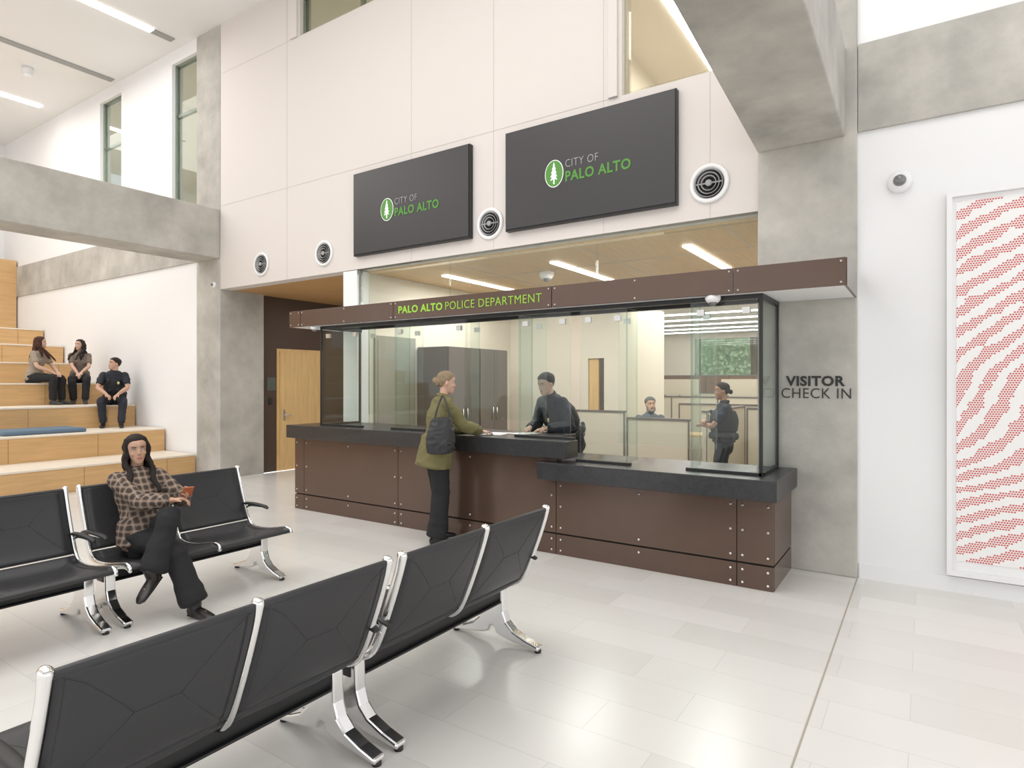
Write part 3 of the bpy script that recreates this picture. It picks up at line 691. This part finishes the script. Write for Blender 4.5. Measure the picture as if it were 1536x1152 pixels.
def person(label,loc,face,q):
    s=q.get('s',1.0); fem=q['sex']=='f'; k=.86 if fem else 1.0
    rz=math.atan2(-face[0],face[1])
    P=V(q['P']);Cc=V(q['C']); rP=V(q.get('rP',(1,0,0))).normalized(); rC=V(q.get('rC',(1,0,0))).normalized()
    u=(Cc-P).normalized(); TL=(Cc-P).length; fC=u.cross(rC).normalized()
    sw=(.143 if fem else .172)*s
    SR=Cc+rC*sw;SL=Cc-rC*sw
    HR=P+rP*.088*s;HL=P-rP*.088*s
    ua,fa,th,sh=.275*s,.245*s,.425*s,.41*s
    ER,WR=ik(SR,q['RH'],ua,fa,q.get('rep',(.5,-.4,-1))); EL,WL=ik(SL,q['LH'],ua,fa,q.get('lep',(-.5,-.4,-1)))
    KR,AR=ik(HR,q['RF'],th,sh,q.get('rkp',(0,1,.2))); KL,AL=ik(HL,q['LF'],th,sh,q.get('lkp',(0,1,.2)))
    hh=q.get('head',(0,0)); yaw,pit=hh[0],hh[1]; rol=hh[2] if len(hh)>2 else 0
    Rh=Matrix.Rotation(yaw,3,'Z')@Matrix.Rotation(pit,3,'X')@Matrix.Rotation(rol,3,'Y')
    N=Cc+u*.055*s; hb=N+V((0,0,1))*.045*s+u*.01*s+fC*.02*s
    hs=s*(.96 if fem else 1)
    def H(x,y,z): return hb+Rh@(V((x,y,z))*hs)
    vox=q.get('vox',.007)
    mb=MB()
    tp_m=[(-.10,.12,.085),(-.02,.155,.105),(.10,.14,.098),(.22,.135,.098),(.34,.158,.11),(.42,.162,.098),(.475,.13,.078),(.515,.07,.058)]
    tp_f=[(-.10,.12,.088),(-.02,.158,.108),(.10,.136,.094),(.20,.113,.085),(.32,.132,.102),(.40,.137,.088),(.465,.108,.07),(.505,.055,.05)]
    tp=tp_f if fem else tp_m
    tk=TL/.46
    def torso(mb,infl,t0=-9,t1=9,extra=0):
        pts=[];rd=[];sd=[]
        for t,a,b in tp:
            if t<t0 or t>t1: continue
            f2=1 if t<.36 else .75
            pts.append(P+u*t*tk); rd.append((a*s+infl*f2,b*s+infl*f2)); f=max(0,min(1,t/.46)); sd.append(rP.lerp(rC,f))
        mb.loft(pts,rd,sd,24,res=3)
    torso(mb,0)
    nr=(.045 if fem else .057)*s
    mb.loft([Cc+u*.01*s,N,H(0,-.012,.01),H(0,-.012,.07)],[nr*1.3,nr,nr*.95,nr*.95],rC,16,res=2)
    def limb(mb,pts,rad,n=14): mb.loft(pts,rad,rC,n,res=2)
    for S_,E,W in ((SR,ER,WR),(SL,EL,WL)):
        limb(mb,[S_,S_.lerp(E,.5),E,E.lerp(W,.35),W],[x*k*s for x in (.050,.045,.040,.041,.027)])
    for Hh,K_,A_ in ((HR,KR,AR),(HL,KL,AL)):
        limb(mb,[Hh,Hh.lerp(K_,.5),K_,K_.lerp(A_,.3),K_.lerp(A_,.7),A_],[x*s*(.97 if fem else 1) for x in (.078,.068,.050,.052,.038,.034)])
    hd=q.get('rhd') ; hand(mb,WR,V(hd) if hd else (WR-ER),q.get('rhn',(0,0,-1)),-1,s*(.92 if fem else 1),q.get('curl',.45))
    hd=q.get('lhd') ; hand(mb,WL,V(hd) if hd else (WL-EL),q.get('lhn',(0,0,-1)),1,s*(.92 if fem else 1),q.get('curl',.45))
    for A_,td in ((AR,V(q.get('rt',(0.1,1,0))).normalized()),(AL,V(q.get('lt',(-.1,1,0))).normalized())):
        side=td.cross(V((0,0,1))).normalized(); dn=td.cross(side)
        mb.loft([A_-td*.03*s+dn*.03*s,A_+td*.1*s+dn*.045*s,A_+td*.15*s+dn*.055*s],[.026*s,.022*s,.014*s],side,12)
    hr=[(0,.020,.080,.038),(.012,.036,.088,.01),(.03,.048,.091,-.02),(.05,.056,.090,-.05),(.08,.064,.089,-.078),(.105,.068,.087,-.09),(.125,.071,.087,-.096),(.15,.074,.091,-.10),(.175,.072,.084,-.098),(.20,.060,.064,-.082),(.217,.040,.038,-.056)]
    if fem: hr=[(z,w*(.84 if z<.04 else (.90 if z<.07 else .955)),a*(.96 if z<.04 else .98),b*.97) for z,w,a,b in hr]
    n=24;vs=[]
    for z,w,yf,yb in hr:
        cy=(yf+yb)/2;hy=(yf-yb)/2
        for kk in range(n):
            t=2*math.pi*kk/n; vs.append(H(w*math.cos(t),cy+hy*math.sin(t),z))
    L=len(hr); fs=[(i*n+kk,i*n+(kk+1)%n,(i+1)*n+(kk+1)%n,(i+1)*n+kk) for i in range(L-1) for kk in range(n)]
    vs+= [H(0,.06,-.006),H(0,-.01,.226)]
    fs+=[(L*n,(kk+1)%n,kk) for kk in range(n)]+[(L*n+1,(L-1)*n+kk,(L-1)*n+(kk+1)%n) for kk in range(n)]
    mb.add(vs,fs,0,True)
    nf=.78 if fem else 1
    mb.loft([H(0,.080,.122),H(0,.088+.005*nf,.10),H(0,.088+.011*nf,.084)],[.0065*s*nf,.0085*s*nf,.011*s*nf],Rh@V((1,0,0)),10,res=2)
    for sg in (-1,1):
        mb.ell(H(sg*.009*nf,.088,.080),(.007*s*nf,.008*s,.006*s*nf)); mb.ell(H(sg*.073*(.95 if fem else 1),-.008,.105),(.008*s,.017*s,.029*s),Rh)
        mb.ell(H(sg*.036,.062,.084),(.018*s,.015*s,.018*s))
    bodym=remesh(mb,vox,2)
    o=make('person',None,q['skin'],mesh=bodym,origin=(0,0,0),label=label,category='person')
    def ch(nm,mb_,mat,vx=.009,sm_=2,fold=0,lab=None,fs=9,mesh=None,zs=1.6):
        m_=mesh or remesh(mb_,vx,sm_,fold,fs,seed=len(label),zs=zs); return make(nm,None,mat,mesh=m_,parent=o,origin=(0,0,0),label=lab)
    ey=-.0015 if fem else 0
    for sg in (-1,1):
        m_=MB(); m_.ell(H(sg*.0305,.0695+ey,.117),(.0130*s,.0118*s,.0072*s),Rh,0); m_.ell(H(sg*.0305,.0783+ey,.1172),(.0062*s,.0044*s,.0066*s),Rh,1)
        make('eye',m_,[EYEW,EYED],parent=o,origin=(0,0,0))
        m_=MB(); m_.loft([H(sg*.016,.0810+ey,.1195),H(sg*.0305,.0830+ey,.1250),H(sg*.046,.0725+ey,.1195)],[(.0016*s,.002*s),(.002*s,.0026*s),(.0016*s,.002*s)],(0,0,1),8,res=3)
        make('eyelash',m_,EYED,parent=o,origin=(0,0,0))
        m_=MB(); m_.loft([H(sg*.014,.0895+ey,.135),H(sg*.030,.085+ey,.1395),H(sg*.047,.072+ey,.135)],[(.002*s,.0025*s),(.0025*s,.003*s),(.0015*s,.0018*s)],(0,0,1),8,res=3)
        make('eyebrow',m_,q['hairm'],parent=o,origin=(0,0,0))
    m_=MB(); m_.ell(H(0,.0858,.053),(.020*s,.0065*s,.0040*s),Rh); m_.ell(H(0,.0855,.0462),(.017*s,.0068*s,.0050*s),Rh)
    make('lips',m_,q.get('lipm',LIP),parent=o,origin=(0,0,0))
    h=MB(); st=q.get('hair','short')
    def lerpt(tab,z,j):
        if z<=tab[0][0]: return tab[0][j]
        for a,b in zip(tab,tab[1:]):
            if z<=b[0]: f=(z-a[0])/(b[0]-a[0]); return a[j]*(1-f)+b[j]*f
        return tab[-1][j]
    if st=='long': hl_=[(.03,-.03),(.09,-.004),(.11,.010),(.125,.020),(.15,.038),(.17,.052),(.182,.062),(.195,.14)]; th_=.012; zst=.03; zh=.182
    elif st=='short': hl_=[(.05,-.06),(.08,-.05),(.11,-.03),(.122,.004),(.14,.026),(.158,.042),(.170,.056),(.180,.070),(.190,.14)]; th_=.013; zst=.045; zh=.174
    else: hl_=[(.05,-.05),(.08,-.035),(.11,-.022),(.122,.008),(.14,.028),(.16,.042),(.176,.058),(.192,.14)]; th_=.009; zst=.04; zh=.178
    vs=[]; zz=[zst+(.217-zst)*i/20 for i in range(21)]+[.217+th_*.5,.222+th_*.8]
    for i,z in enumerate(zz):
        zc=min(z,.217); w=lerpt(hr,zc,1);yf=lerpt(hr,zc,2);yb=lerpt(hr,zc,3); cy=(yf+yb)/2;hy=(yf-yb)/2; sc=1
        if i==21: sc=.82
        if i==22: sc=.45
        yc=lerpt(hl_,z,1)
        tt=th_*min(1,(.3)+(z-zst)/(.06 if st!='short' else .12))
        for kk in range(n):
            t=2*math.pi*kk/n; y0=cy+hy*math.sin(t); e=.0022+(tt-.0022)*max(0,min(1,(yc-y0)/.035))
            if y0>0: 
                fr=min(1,y0/.05); e=e*(1-fr)+min(e,.002+max(0,z-zh)*.33)*fr
            y=cy+(hy+e)*math.sin(t)*sc; y=min(y,yc); vs.append(H((w+e)*math.cos(t)*sc,y,z))
    L=len(zz); fs=[(i*n+kk,i*n+(kk+1)%n,(i+1)*n+(kk+1)%n,(i+1)*n+kk) for i in range(L-1) for kk in range(n)]
    fs+=[list(range(n-1,-1,-1)),[(L-1)*n+kk for kk in range(n)]]
    h.add(vs,fs,0,True)
    if st=='bun':
        h.ell(H(0,-.118,.115),(.034*s,.028*s,.034*s),Rh); h.ell(H(0,-.095,.105),(.05*s,.03*s,.045*s),Rh)
    if st=='topbun': h.ell(H(0,-.112,.095),(.034*s,.028*s,.032*s),Rh)
    if st=='long':
        ln=q.get('hairlen',.30); rg=random.Random(len(label))
        N_=17
        for i in range(N_):
            th0=math.radians(-205+230*i/(N_-1)); ph=rg.uniform(0,6.28); le=rg.uniform(.88,1.1)
            cxx,cyy=math.cos(th0),math.sin(th0); pts=[];rd=[]
            zs_=[.190,.16,.13,.10,.07,.03,-.01,-.05,-.09,-.13,-.17,-.21,-.25]
            zend=.12-ln*le
            for z in zs_:
                if z<zend: break
                dpt=(.190-z); grow=.80+min(1,dpt/.06)*.20+max(0,dpt-.08)*.65
                wv=.012*math.sin(ph+dpt*40)*min(1,dpt/.1)
                x=cxx*(.077*grow)+wv; y=-.006+cyy*(.092*grow)+wv*.6
                if cyy>-.45:
                    fr=(cyy+.45)/.9; y=min(y,.016)+max(0,dpt-.17)*(.9*min(1,.35+fr)); x=cxx*min(abs(x/cxx),.095+max(0,dpt-.12)*.16)
                else: y-=max(0,dpt-.19)*.25
                pts.append(H(x,y,z)); rd.append((.0155 if z>zend+.05 else .010)*s)
            h.loft(pts,rd,Rh@V((1,0,0)),10,res=3)
    ch('hair',h,q['hairm'],.004 if st!='long' else .0045,1,fold=.0015,fs=45,zs=.4)
    if q.get('beard'):
        h=MB(); h.loft([H(-.062,.02,.075),H(-.052,.05,.025),H(0,.082,.006),H(.052,.05,.025),H(.062,.02,.075)],[.012*s,.019*s,.022*s,.019*s,.012*s],(0,0,1),12,res=4)
        h.loft([H(-.026,.088,.05),H(0,.096,.064),H(.026,.088,.05)],[.005*s]*3,(0,0,1),8,res=3)
        ch('beard',h,q['hairm'],.006,1)
    c=MB(); hem=q.get('hem',-.06); inf=q.get('inf',.016)
    torso(c,inf,t0=.05 if hem>-.03 else -.03, t1=.48)
    hw=.172 if fem else .168
    fl=q.get('flare',0)
    c.loft([P+u*hem,P+u*(hem*.4+.02),P+u*.12],[(hw*s*.97+inf+fl,.118*s+inf+fl),(hw*s*.95+inf+fl*.6,.115*s+inf+fl*.6),((.145 if fem else .15)*s+inf+fl*.4,.105*s+inf+fl*.4)],rP,24,res=2,capf=.15)
    if fem:
        for sg in (-1,1): c.ell(P+u*.325*tk+rC*(sg*.062*s)+fC*.075*s,(.058*s,.05*s,.055*s))
    sl=q.get('sleeve',1.0)
    for S_,E,W in ((SR,ER,WR),(SL,EL,WL)):
        sr=[x*k*s+inf*f_ for x,f_ in zip((.056,.050,.043,.043,.032),(.45,.55,.7,.7,.55))]
        c.ell(S_,(sr[0]*.98,sr[0]*.95,sr[0]*.95))
        if sl>=1: pts=[S_,S_.lerp(E,.5),E,E.lerp(W,.4),E.lerp(W,.93)]
        else: pts=[S_,S_.lerp(E,.35),S_.lerp(E,.72)]; sr=[sr[0],sr[0]*.98,sr[1]*1.02]
        c.loft(pts,sr,rC,16,res=2,capf=.2)
    c.loft([Cc+u*.0,N+u*.012*s],[(.085*s,.07*s),(nr*1.22,nr*1.22)],rC,18)
    ch(q.get('topname','shirt'),c,q['top'],.009,2,fold=q.get('fold',.004))
    c=MB(); 
    c.loft([N+u*.004*s-fC*.02*s,N+u*.028*s-fC*.012*s],[nr*1.28,nr*1.25],rC,20,capf=.2)
    if q.get('collar'): ch('collar',c,q['top'],.006,1)
    c=MB(); ti=q.get('ti',.016)
    c.loft([P-u*.11*s,P-u*.02*s,P+u*.09*s],[(.125*s+ti*.6,.095*s+ti*.6),(.160*s+ti*.6,.108*s+ti*.6),(.142*s+ti*.4,.100*s+ti*.4)],rP,24,res=2)
    w=q.get('leg',(.088,.080,.066,.062,.058,.056))
    for Hh,K_,A_ in ((HR,KR,AR),(HL,KL,AL)):
        c.loft([Hh,Hh.lerp(K_,.5),K_,K_.lerp(A_,.3),K_.lerp(A_,.65),K_.lerp(A_,q.get('cuff',.96))],[x*s+ti*.3 for x in w],rP,18,res=3,capf=.25)
    ch('trousers',c,q['pants'],.010,2,fold=q.get('pfold',.004),fs=7)
    for A_,td in ((AR,V(q.get('rt',(0.1,1,0))).normalized()),(AL,V(q.get('lt',(-.1,1,0))).normalized())):
        side=td.cross(V((0,0,1))).normalized(); dn=td.cross(side); c=MB()
        c.loft([A_-td*.045*s+dn*.042*s,A_+td*.03*s+dn*.042*s,A_+td*.10*s+dn*.052*s,A_+td*.16*s+dn*.060*s,A_+td*.185*s+dn*.064*s],[(.031*s,.034*s),(.034*s,.038*s),(.041*s,.028*s),(.036*s,.019*s),(.022*s,.013*s)],side,16,res=2)
        c.loft([A_-dn*.05*s,A_,A_+dn*.04*s],[.043*s,.042*s,.040*s],side,14)
        c.loft([A_-td*.055*s+dn*.074*s,A_+td*.06*s+dn*.074*s,A_+td*.17*s+dn*.074*s],[(.030*s,.008*s),(.034*s,.008*s),(.030*s,.008*s)],side,14)
        ch('shoe',c,q['shoe'],.006,1)
    if q.get('police'):
        c=MB(); c.loft([P+u*.06*s,P+u*.105*s],[(.168*s+inf,.125*s+inf)]*2,rP,28,capf=.2)
        for a in (-150,-120,-60,-30,30,60,120,150,90):
            aa=math.radians(a); cpt=P+u*.075*s+rP*math.cos(aa)*(.178*s+inf)+rP.cross(u)*-1*math.sin(aa)*(.135*s+inf)
            c.ell(cpt,(.030,.030,.045))
        ch('duty_belt',c,RUBBER,.008,1)
        c=MB(); c.loft([P+u*.16*tk,P+u*.30*tk,P+u*.40*tk],[((.15 if not fem else .13)*s+inf*1.6,.115*s+inf*2),((.155 if not fem else .135)*s+inf*1.6,.122*s+inf*2.1),(.11*s+inf,.10*s+inf*1.8)],rC,24,res=2,capf=.3)
        for sg in (-1,1):
            c.ell(P+u*.22*tk+rC*sg*.07*s+fC*.145*s,(.035,.025,.045)); c.loft([P+u*.38*tk+rC*sg*.09*s+fC*.09*s,Cc+u*.06*s+rC*sg*.085*s+fC*.0*s,P+u*.38*tk+rC*sg*.09*s-fC*.09*s],[.025,.022,.025],rC,10,res=3)
        ch('vest',c,VEST,.009,1,fold=.002)
        rb=P+u*.40*tk+rC*.085*s+fC*(.112*s+inf*1.5)
        m_=MB(); m_.ell(rb,(.020,.016,.030)); m_.loft([rb,rb+rC*.05-u*.08+fC*.03,P+u*.14*tk+rC*.15*s+fC*.11],[.005,.005,.005],rC,8,res=4); make('radio',m_,RUBBER,parent=o,origin=(0,0,0))
        bp=P+u*.36*tk-rC*.075*s+fC*(.122*s+inf*2.3)
        m_=MB(); m_.ell(bp,(.020,.008,.026)); make('badge',m_,GOLD,parent=o,origin=(0,0,0))
        for S_,E,sg in ((SR,ER,1),(SL,EL,-1)):
            ax=(E-S_).normalized(); od2=(rC*sg-ax*(rC*sg).dot(ax)).normalized()
            fr=od2.cross(ax).normalized(); Rm=Matrix((od2,fr,ax)).transposed(); ro=.052*k*s+inf*.55
            m_=MB(); m_.ell(S_.lerp(E,.38)+od2*ro,(.009,.032,.038),Rm,mi=0); m_.ell(S_.lerp(E,.38)+od2*(ro+.004),(.008,.023,.028),Rm,mi=1); make('shoulder_patch',m_,[NAVYP,PATCH],parent=o,origin=(0,0,0))
    o.location=loc; o.rotation_euler[2]=rz
    return o
EYEW=M('eye_white',(.55,.52,.49),.3); EYED=M('iris_dark',(.02,.012,.008),.3)
LIP=skinm('lips_rose',(.45,.17,.15))
GOLD=M('gold_badge',(.65,.56,.32),.35,.8); PATCH=M('patch_tan',(.45,.42,.30),.8); NAVYP=M('patch_navy',(.03,.04,.08),.8)
VEST=M('black_vest',(.014,.015,.019),.75,bump=(120,.1))
NAVY=M('navy_uniform',(.015,.018,.028),.75,bump=(150,.08))
SKL=skinm('skin_light',(.62,.39,.29)); SKM=skinm('skin_medium',(.54,.325,.225)); SKD=skinm('skin_tan',(.40,.22,.14))
HB=hairm('hair_black',(.018,.012,.010)); HBR=hairm('hair_auburn',(.06,.022,.013)); HBL=hairm('hair_ash_blonde',(.30,.225,.14)); HG=hairm('hair_grey',(.16,.155,.15)); HD=hairm('hair_dark_brown',(.026,.016,.012))
OLIVE=M('olive_jacket',(.175,.155,.065),.85,bump=(60,.2)); BLK=M('black_trousers',(.014,.014,.016),.85,bump=(90,.1)); SHOE=M('black_shoe',(.013,.012,.012),.4)
TAUPE=M('taupe_tshirt',(.20,.155,.125),.9,bump=(60,.1)); BEIGET=M('beige_top',(.33,.27,.21),.9); BSHOE=M('black_ankle_boot',(.016,.013,.012),.35); WSHOE=M('sneaker',(.05,.05,.05),.6)
BGREY=M('blue_grey_shirt',(.13,.15,.17),.85)

def w2l(loc,face,p):
    f=V((face[0],face[1],0)).normalized(); r=V((f.y,-f.x,0)); d=V(p)-V(loc); return (d.dot(r),d.dot(f),d.z)
L=(-4.02,4.70,0); F=(.50,.866)
w1=person('woman in olive jacket and black trousers standing at counter',L,F,dict(sex='f',s=1.0,vox=.0055,P=(0,-.02,.93),C=(0,.05,1.385),
  RH=w2l(L,F,(-3.76,5.06,1.10)),LH=w2l(L,F,(-4.02,5.10,1.10)),rep=(.5,-.3,-1),lep=(-.6,-.2,-1),rhd=(0.1,1,-.1),lhd=(.1,1,-.05),curl=.22,
  RF=(.10,-.05,.085),LF=(-.10,.05,.085),head=(-.15,-.12),skin=SKL,hairm=HBL,hair='bun',top=OLIVE,topname='jacket',hem=-.16,inf=.032,flare=.022,fold=.007,collar=True,
  pants=BLK,leg=(.092,.086,.078,.080,.086,.092),cuff=.98,shoe=SHOE))
L=(-4.655,2.25,0); F=(1,0)
w2=person('woman in brown plaid shirt seated cross-legged holding phone',L,F,dict(sex='f',s=.96,vox=.0042,P=(0,-.01,.50),C=(0,-.13,.90),
  RH=(-.03,.29,.775),LH=(-.13,.27,.80),rep=(.8,-.4,-.9),lep=(-.8,-.3,-1),rhd=(-.75,.65,.1),lhd=(.15,.8,.25),rhn=(0,.3,-1),lhn=(.5,0,.3),curl=.5,
  RF=(-.06,.53,.085),LF=(.17,.42,.33),rkp=(.0,.6,1),lkp=(-.1,.5,1),rt=(-.15,1,0),lt=(.75,.45,-.45),head=(-.25,-.03,.08),skin=SKM,hairm=HB,hair='long',hairlen=.34,
  top=PLAID,hem=-.05,inf=.032,fold=.006,collar=True,pants=BLK,leg=(.088,.078,.066,.070,.080,.088),cuff=.93,pfold=.006,shoe=BSHOE))
w3=person('woman with auburn hair in beige top seated on bleacher',(-13.60,4.60,1.18),(.80,.60),dict(sex='f',s=.97,vox=.008,P=(0,0,.505),C=(0,.08,.94),
  RH=(.08,.36,.60),LH=(-.05,.38,.60),rep=(1,-.3,-.6),lep=(-1,-.3,-.6),RF=(.10,.40,.085),LF=(-.08,.44,.085),rkp=(.1,.6,1),lkp=(-.1,.6,1),head=(.5,0),skin=SKL,hairm=HBR,hair='long',hairlen=.36,
  top=BEIGET,sleeve=.5,hem=-.03,pants=BLK,shoe=WSHOE))
w4=person('woman in brown t-shirt with clasped hands seated on bleacher',(-13.60,5.34,1.18),(.92,-.38),dict(sex='f',s=.95,vox=.008,P=(0,0,.50),C=(0,.02,.93),
  RH=(.03,.34,.58),LH=(-.03,.34,.60),rep=(1,-.2,-.6),lep=(-1,-.2,-.6),RF=(.09,.32,.085),LF=(-.09,.44,.085),rkp=(.1,.6,1),lkp=(-.1,.6,1),head=(-.7,0),skin=SKL,hairm=HD,hair='long',hairlen=.34,
  top=TAUPE,sleeve=.5,hem=-.03,pants=BLK,shoe=WSHOE))
p1=person('police officer in dark uniform seated on bleacher step',(-12.48,5.47,.78),(.86,-.45),dict(sex='m',s=.97,vox=.008,P=(0,-.02,.51),C=(0,.14,.95),
  RH=(.10,.40,.60),LH=(-.08,.42,.60),rep=(1,-.2,-.5),lep=(-1,-.2,-.5),RF=(.15,.36,.085),LF=(-.13,.48,.085),rkp=(.2,.6,1),lkp=(-.2,.6,1),head=(-1.1,.1),skin=SKM,hairm=HB,hair='short',
  top=NAVY,sleeve=.5,hem=.0,pants=NAVY,shoe=SHOE,police=True))
L=(-3.37,6.22,.004); F=(-.42,-.90)
p2=person('police officer in dark uniform standing behind counter with paperwork',L,F,dict(sex='m',s=1.05,vox=.006,P=(0,-.03,.96),C=(0,.23,1.37),
  RH=w2l(L,F,(-3.58,5.72,1.10)),LH=w2l(L,F,(-3.36,5.70,1.10)),rep=(.6,-.5,-.7),lep=(-.6,-.5,-.7),RF=(.12,-.02,.085),LF=(-.12,.03,.085),head=(.15,-.28),skin=SKL,hairm=HB,hair='short',
  top=NAVY,sleeve=1,hem=.0,inf=.030,pants=NAVY,shoe=SHOE,police=True,curl=.3,collar=True))
p3=person('policewoman in dark uniform standing with arms folded',(-2.05,7.75,.004),(-.90,-.35),dict(sex='f',s=.95,vox=.007,P=(0,0,.87),C=(0,.0,1.28),
  RH=(-.02,.24,1.12),LH=(.04,.27,1.07),rep=(1,-.1,-.7),lep=(-1,-.1,-.7),rhd=(-1,.1,.1),lhd=(1,.1,0),RF=(.09,0,.085),LF=(-.10,.05,.085),head=(.1,-.05),skin=SKD,hairm=HB,hair='topbun',
  top=NAVY,sleeve=.5,hem=.0,inf=.026,pants=NAVY,shoe=SHOE,police=True,collar=True))
MX,MY=-3.5,9.06
m1=person('grey-bearded man in blue-grey shirt seated at desk',(MX,MY,.004),(.55,-.83),dict(sex='m',s=.97,vox=.007,P=(0,0,.57),C=(0,-.02,1.04),
  RH=(.1,.32,.70),LH=(-.1,.32,.70),RF=(.12,.30,.085),LF=(-.12,.26,.085),rkp=(.1,.6,1),lkp=(-.1,.6,1),head=(.1,-.05),skin=SKL,hairm=HG,hair='short',beard=True,top=BGREY,pants=BLK,hem=-.02,collar=True,shoe=SHOE))
r=empty('office_chair',(MX,MY+.03,.004),'black office task chair behind partition','chair')
make('seat',MB().box((MX-.2,MY-.16,.40),(MX+.23,MY+.26,.455)),RUBBER,parent=r,bevel=.02)
make('backrest',MB().loft([(MX-.12,MY+.21,.60),(MX-.14,MY+.24,.78),(MX-.13,MY+.23,.92)],[(.2,.02),(.21,.022),(.18,.02)],(.83,.55,0),18),RUBBER,parent=r)
make('post',MB().cyl((MX,MY+.03,.1),(MX,MY+.03,.40),.03),RUBBER,parent=r)
mb=MB()
for i in range(5):
    a=i*2*math.pi/5; mb.loft([(MX,MY+.03,.11),(MX+.26*math.cos(a),MY+.03+.26*math.sin(a),.07)],[.022,.016],(0,0,1)); mb.ell((MX+.27*math.cos(a),MY+.03+.27*math.sin(a),.034),(.028,.028,.028))
make('base',mb,RUBBER,parent=r)
# handbag
L=(-4.02,4.70,0); F=V((.50,.866,0)).normalized(); Rr=V((F.y,-F.x,0))
def hl(x,y,z): return V(L)+Rr*x+F*y+V((0,0,z))
HBG=empty('handbag',hl(.27,-.05,.92),'black leather shoulder bag hanging at a woman\'s side','bag')
mb=MB(); mb.loft([hl(.28,-.07,.94),hl(.285,-.07,1.03),hl(.28,-.06,1.16),hl(.27,-.06,1.25)],[(.13,.045),(.145,.055),(.125,.045),(.10,.025)],F,24,res=3,capf=.5)
make('body',None,LEATHER,mesh=remesh(mb,.008,1,.005,12),parent=HBG)
mb=MB()
mb.loft([hl(.265,.03,1.23),hl(.245,.02,1.34),hl(.165,.0,1.465),hl(.205,-.05,1.41),hl(.26,-.10,1.33),hl(.275,-.13,1.23)],[(.010,.005)]*6,F,8,res=4)
make('strap',mb,LEATHER,parent=HBG)
mb=MB(); mb.loft([hl(.325,-.15,.97),hl(.345,-.02,1.03),hl(.33,.06,.97)],[(.006,.003)]*3,(0,0,1),8,res=3); make('front_strap',mb,LEATHER,parent=HBG)
ph=make('mobile_phone',MB().box((-.034,-.004,-.068),(.034,.004,.068)),PHONE,bevel=.003,origin=(0,0,0),label='orange-cased smartphone held in a woman\'s hands',category='phone')
ph.location=(-4.285,2.345,.835); ph.rotation_euler=(math.radians(55),0,math.radians(70))

# ------------------------------------------------------------ lighting + camera
w=bpy.data.worlds.new('world'); scene.world=w; w.use_nodes=True
w.node_tree.nodes['Background'].inputs[0].default_value=(.99,.99,1,1); w.node_tree.nodes['Background'].inputs[1].default_value=1.33
area('hall_fill',(-3,1,7.3),8,6,335,(1,.985,.965)); area('hall_fill',(-13,1,7.3),7,8,370,(1,.985,.965))  # added broad fill lights under the hall ceiling, no fixtures of their own
cam=bpy.data.cameras.new('cam'); co=bpy.data.objects.new('camera',cam); COL.link(co); scene.camera=co
co.location=(0,0,1.6); co.rotation_euler=(math.radians(90),0,math.atan2(.5547,.8321)); cam.sensor_width=36; cam.lens=930/1536*36; cam.shift_y=-3/1536
cam.clip_start=.02
if ZOOM:
    z,uc,vc=ZOOM; cam.lens*=z; cam.shift_x=(uc-768)/1536*z; cam.shift_y=-(vc-573)/1536*z
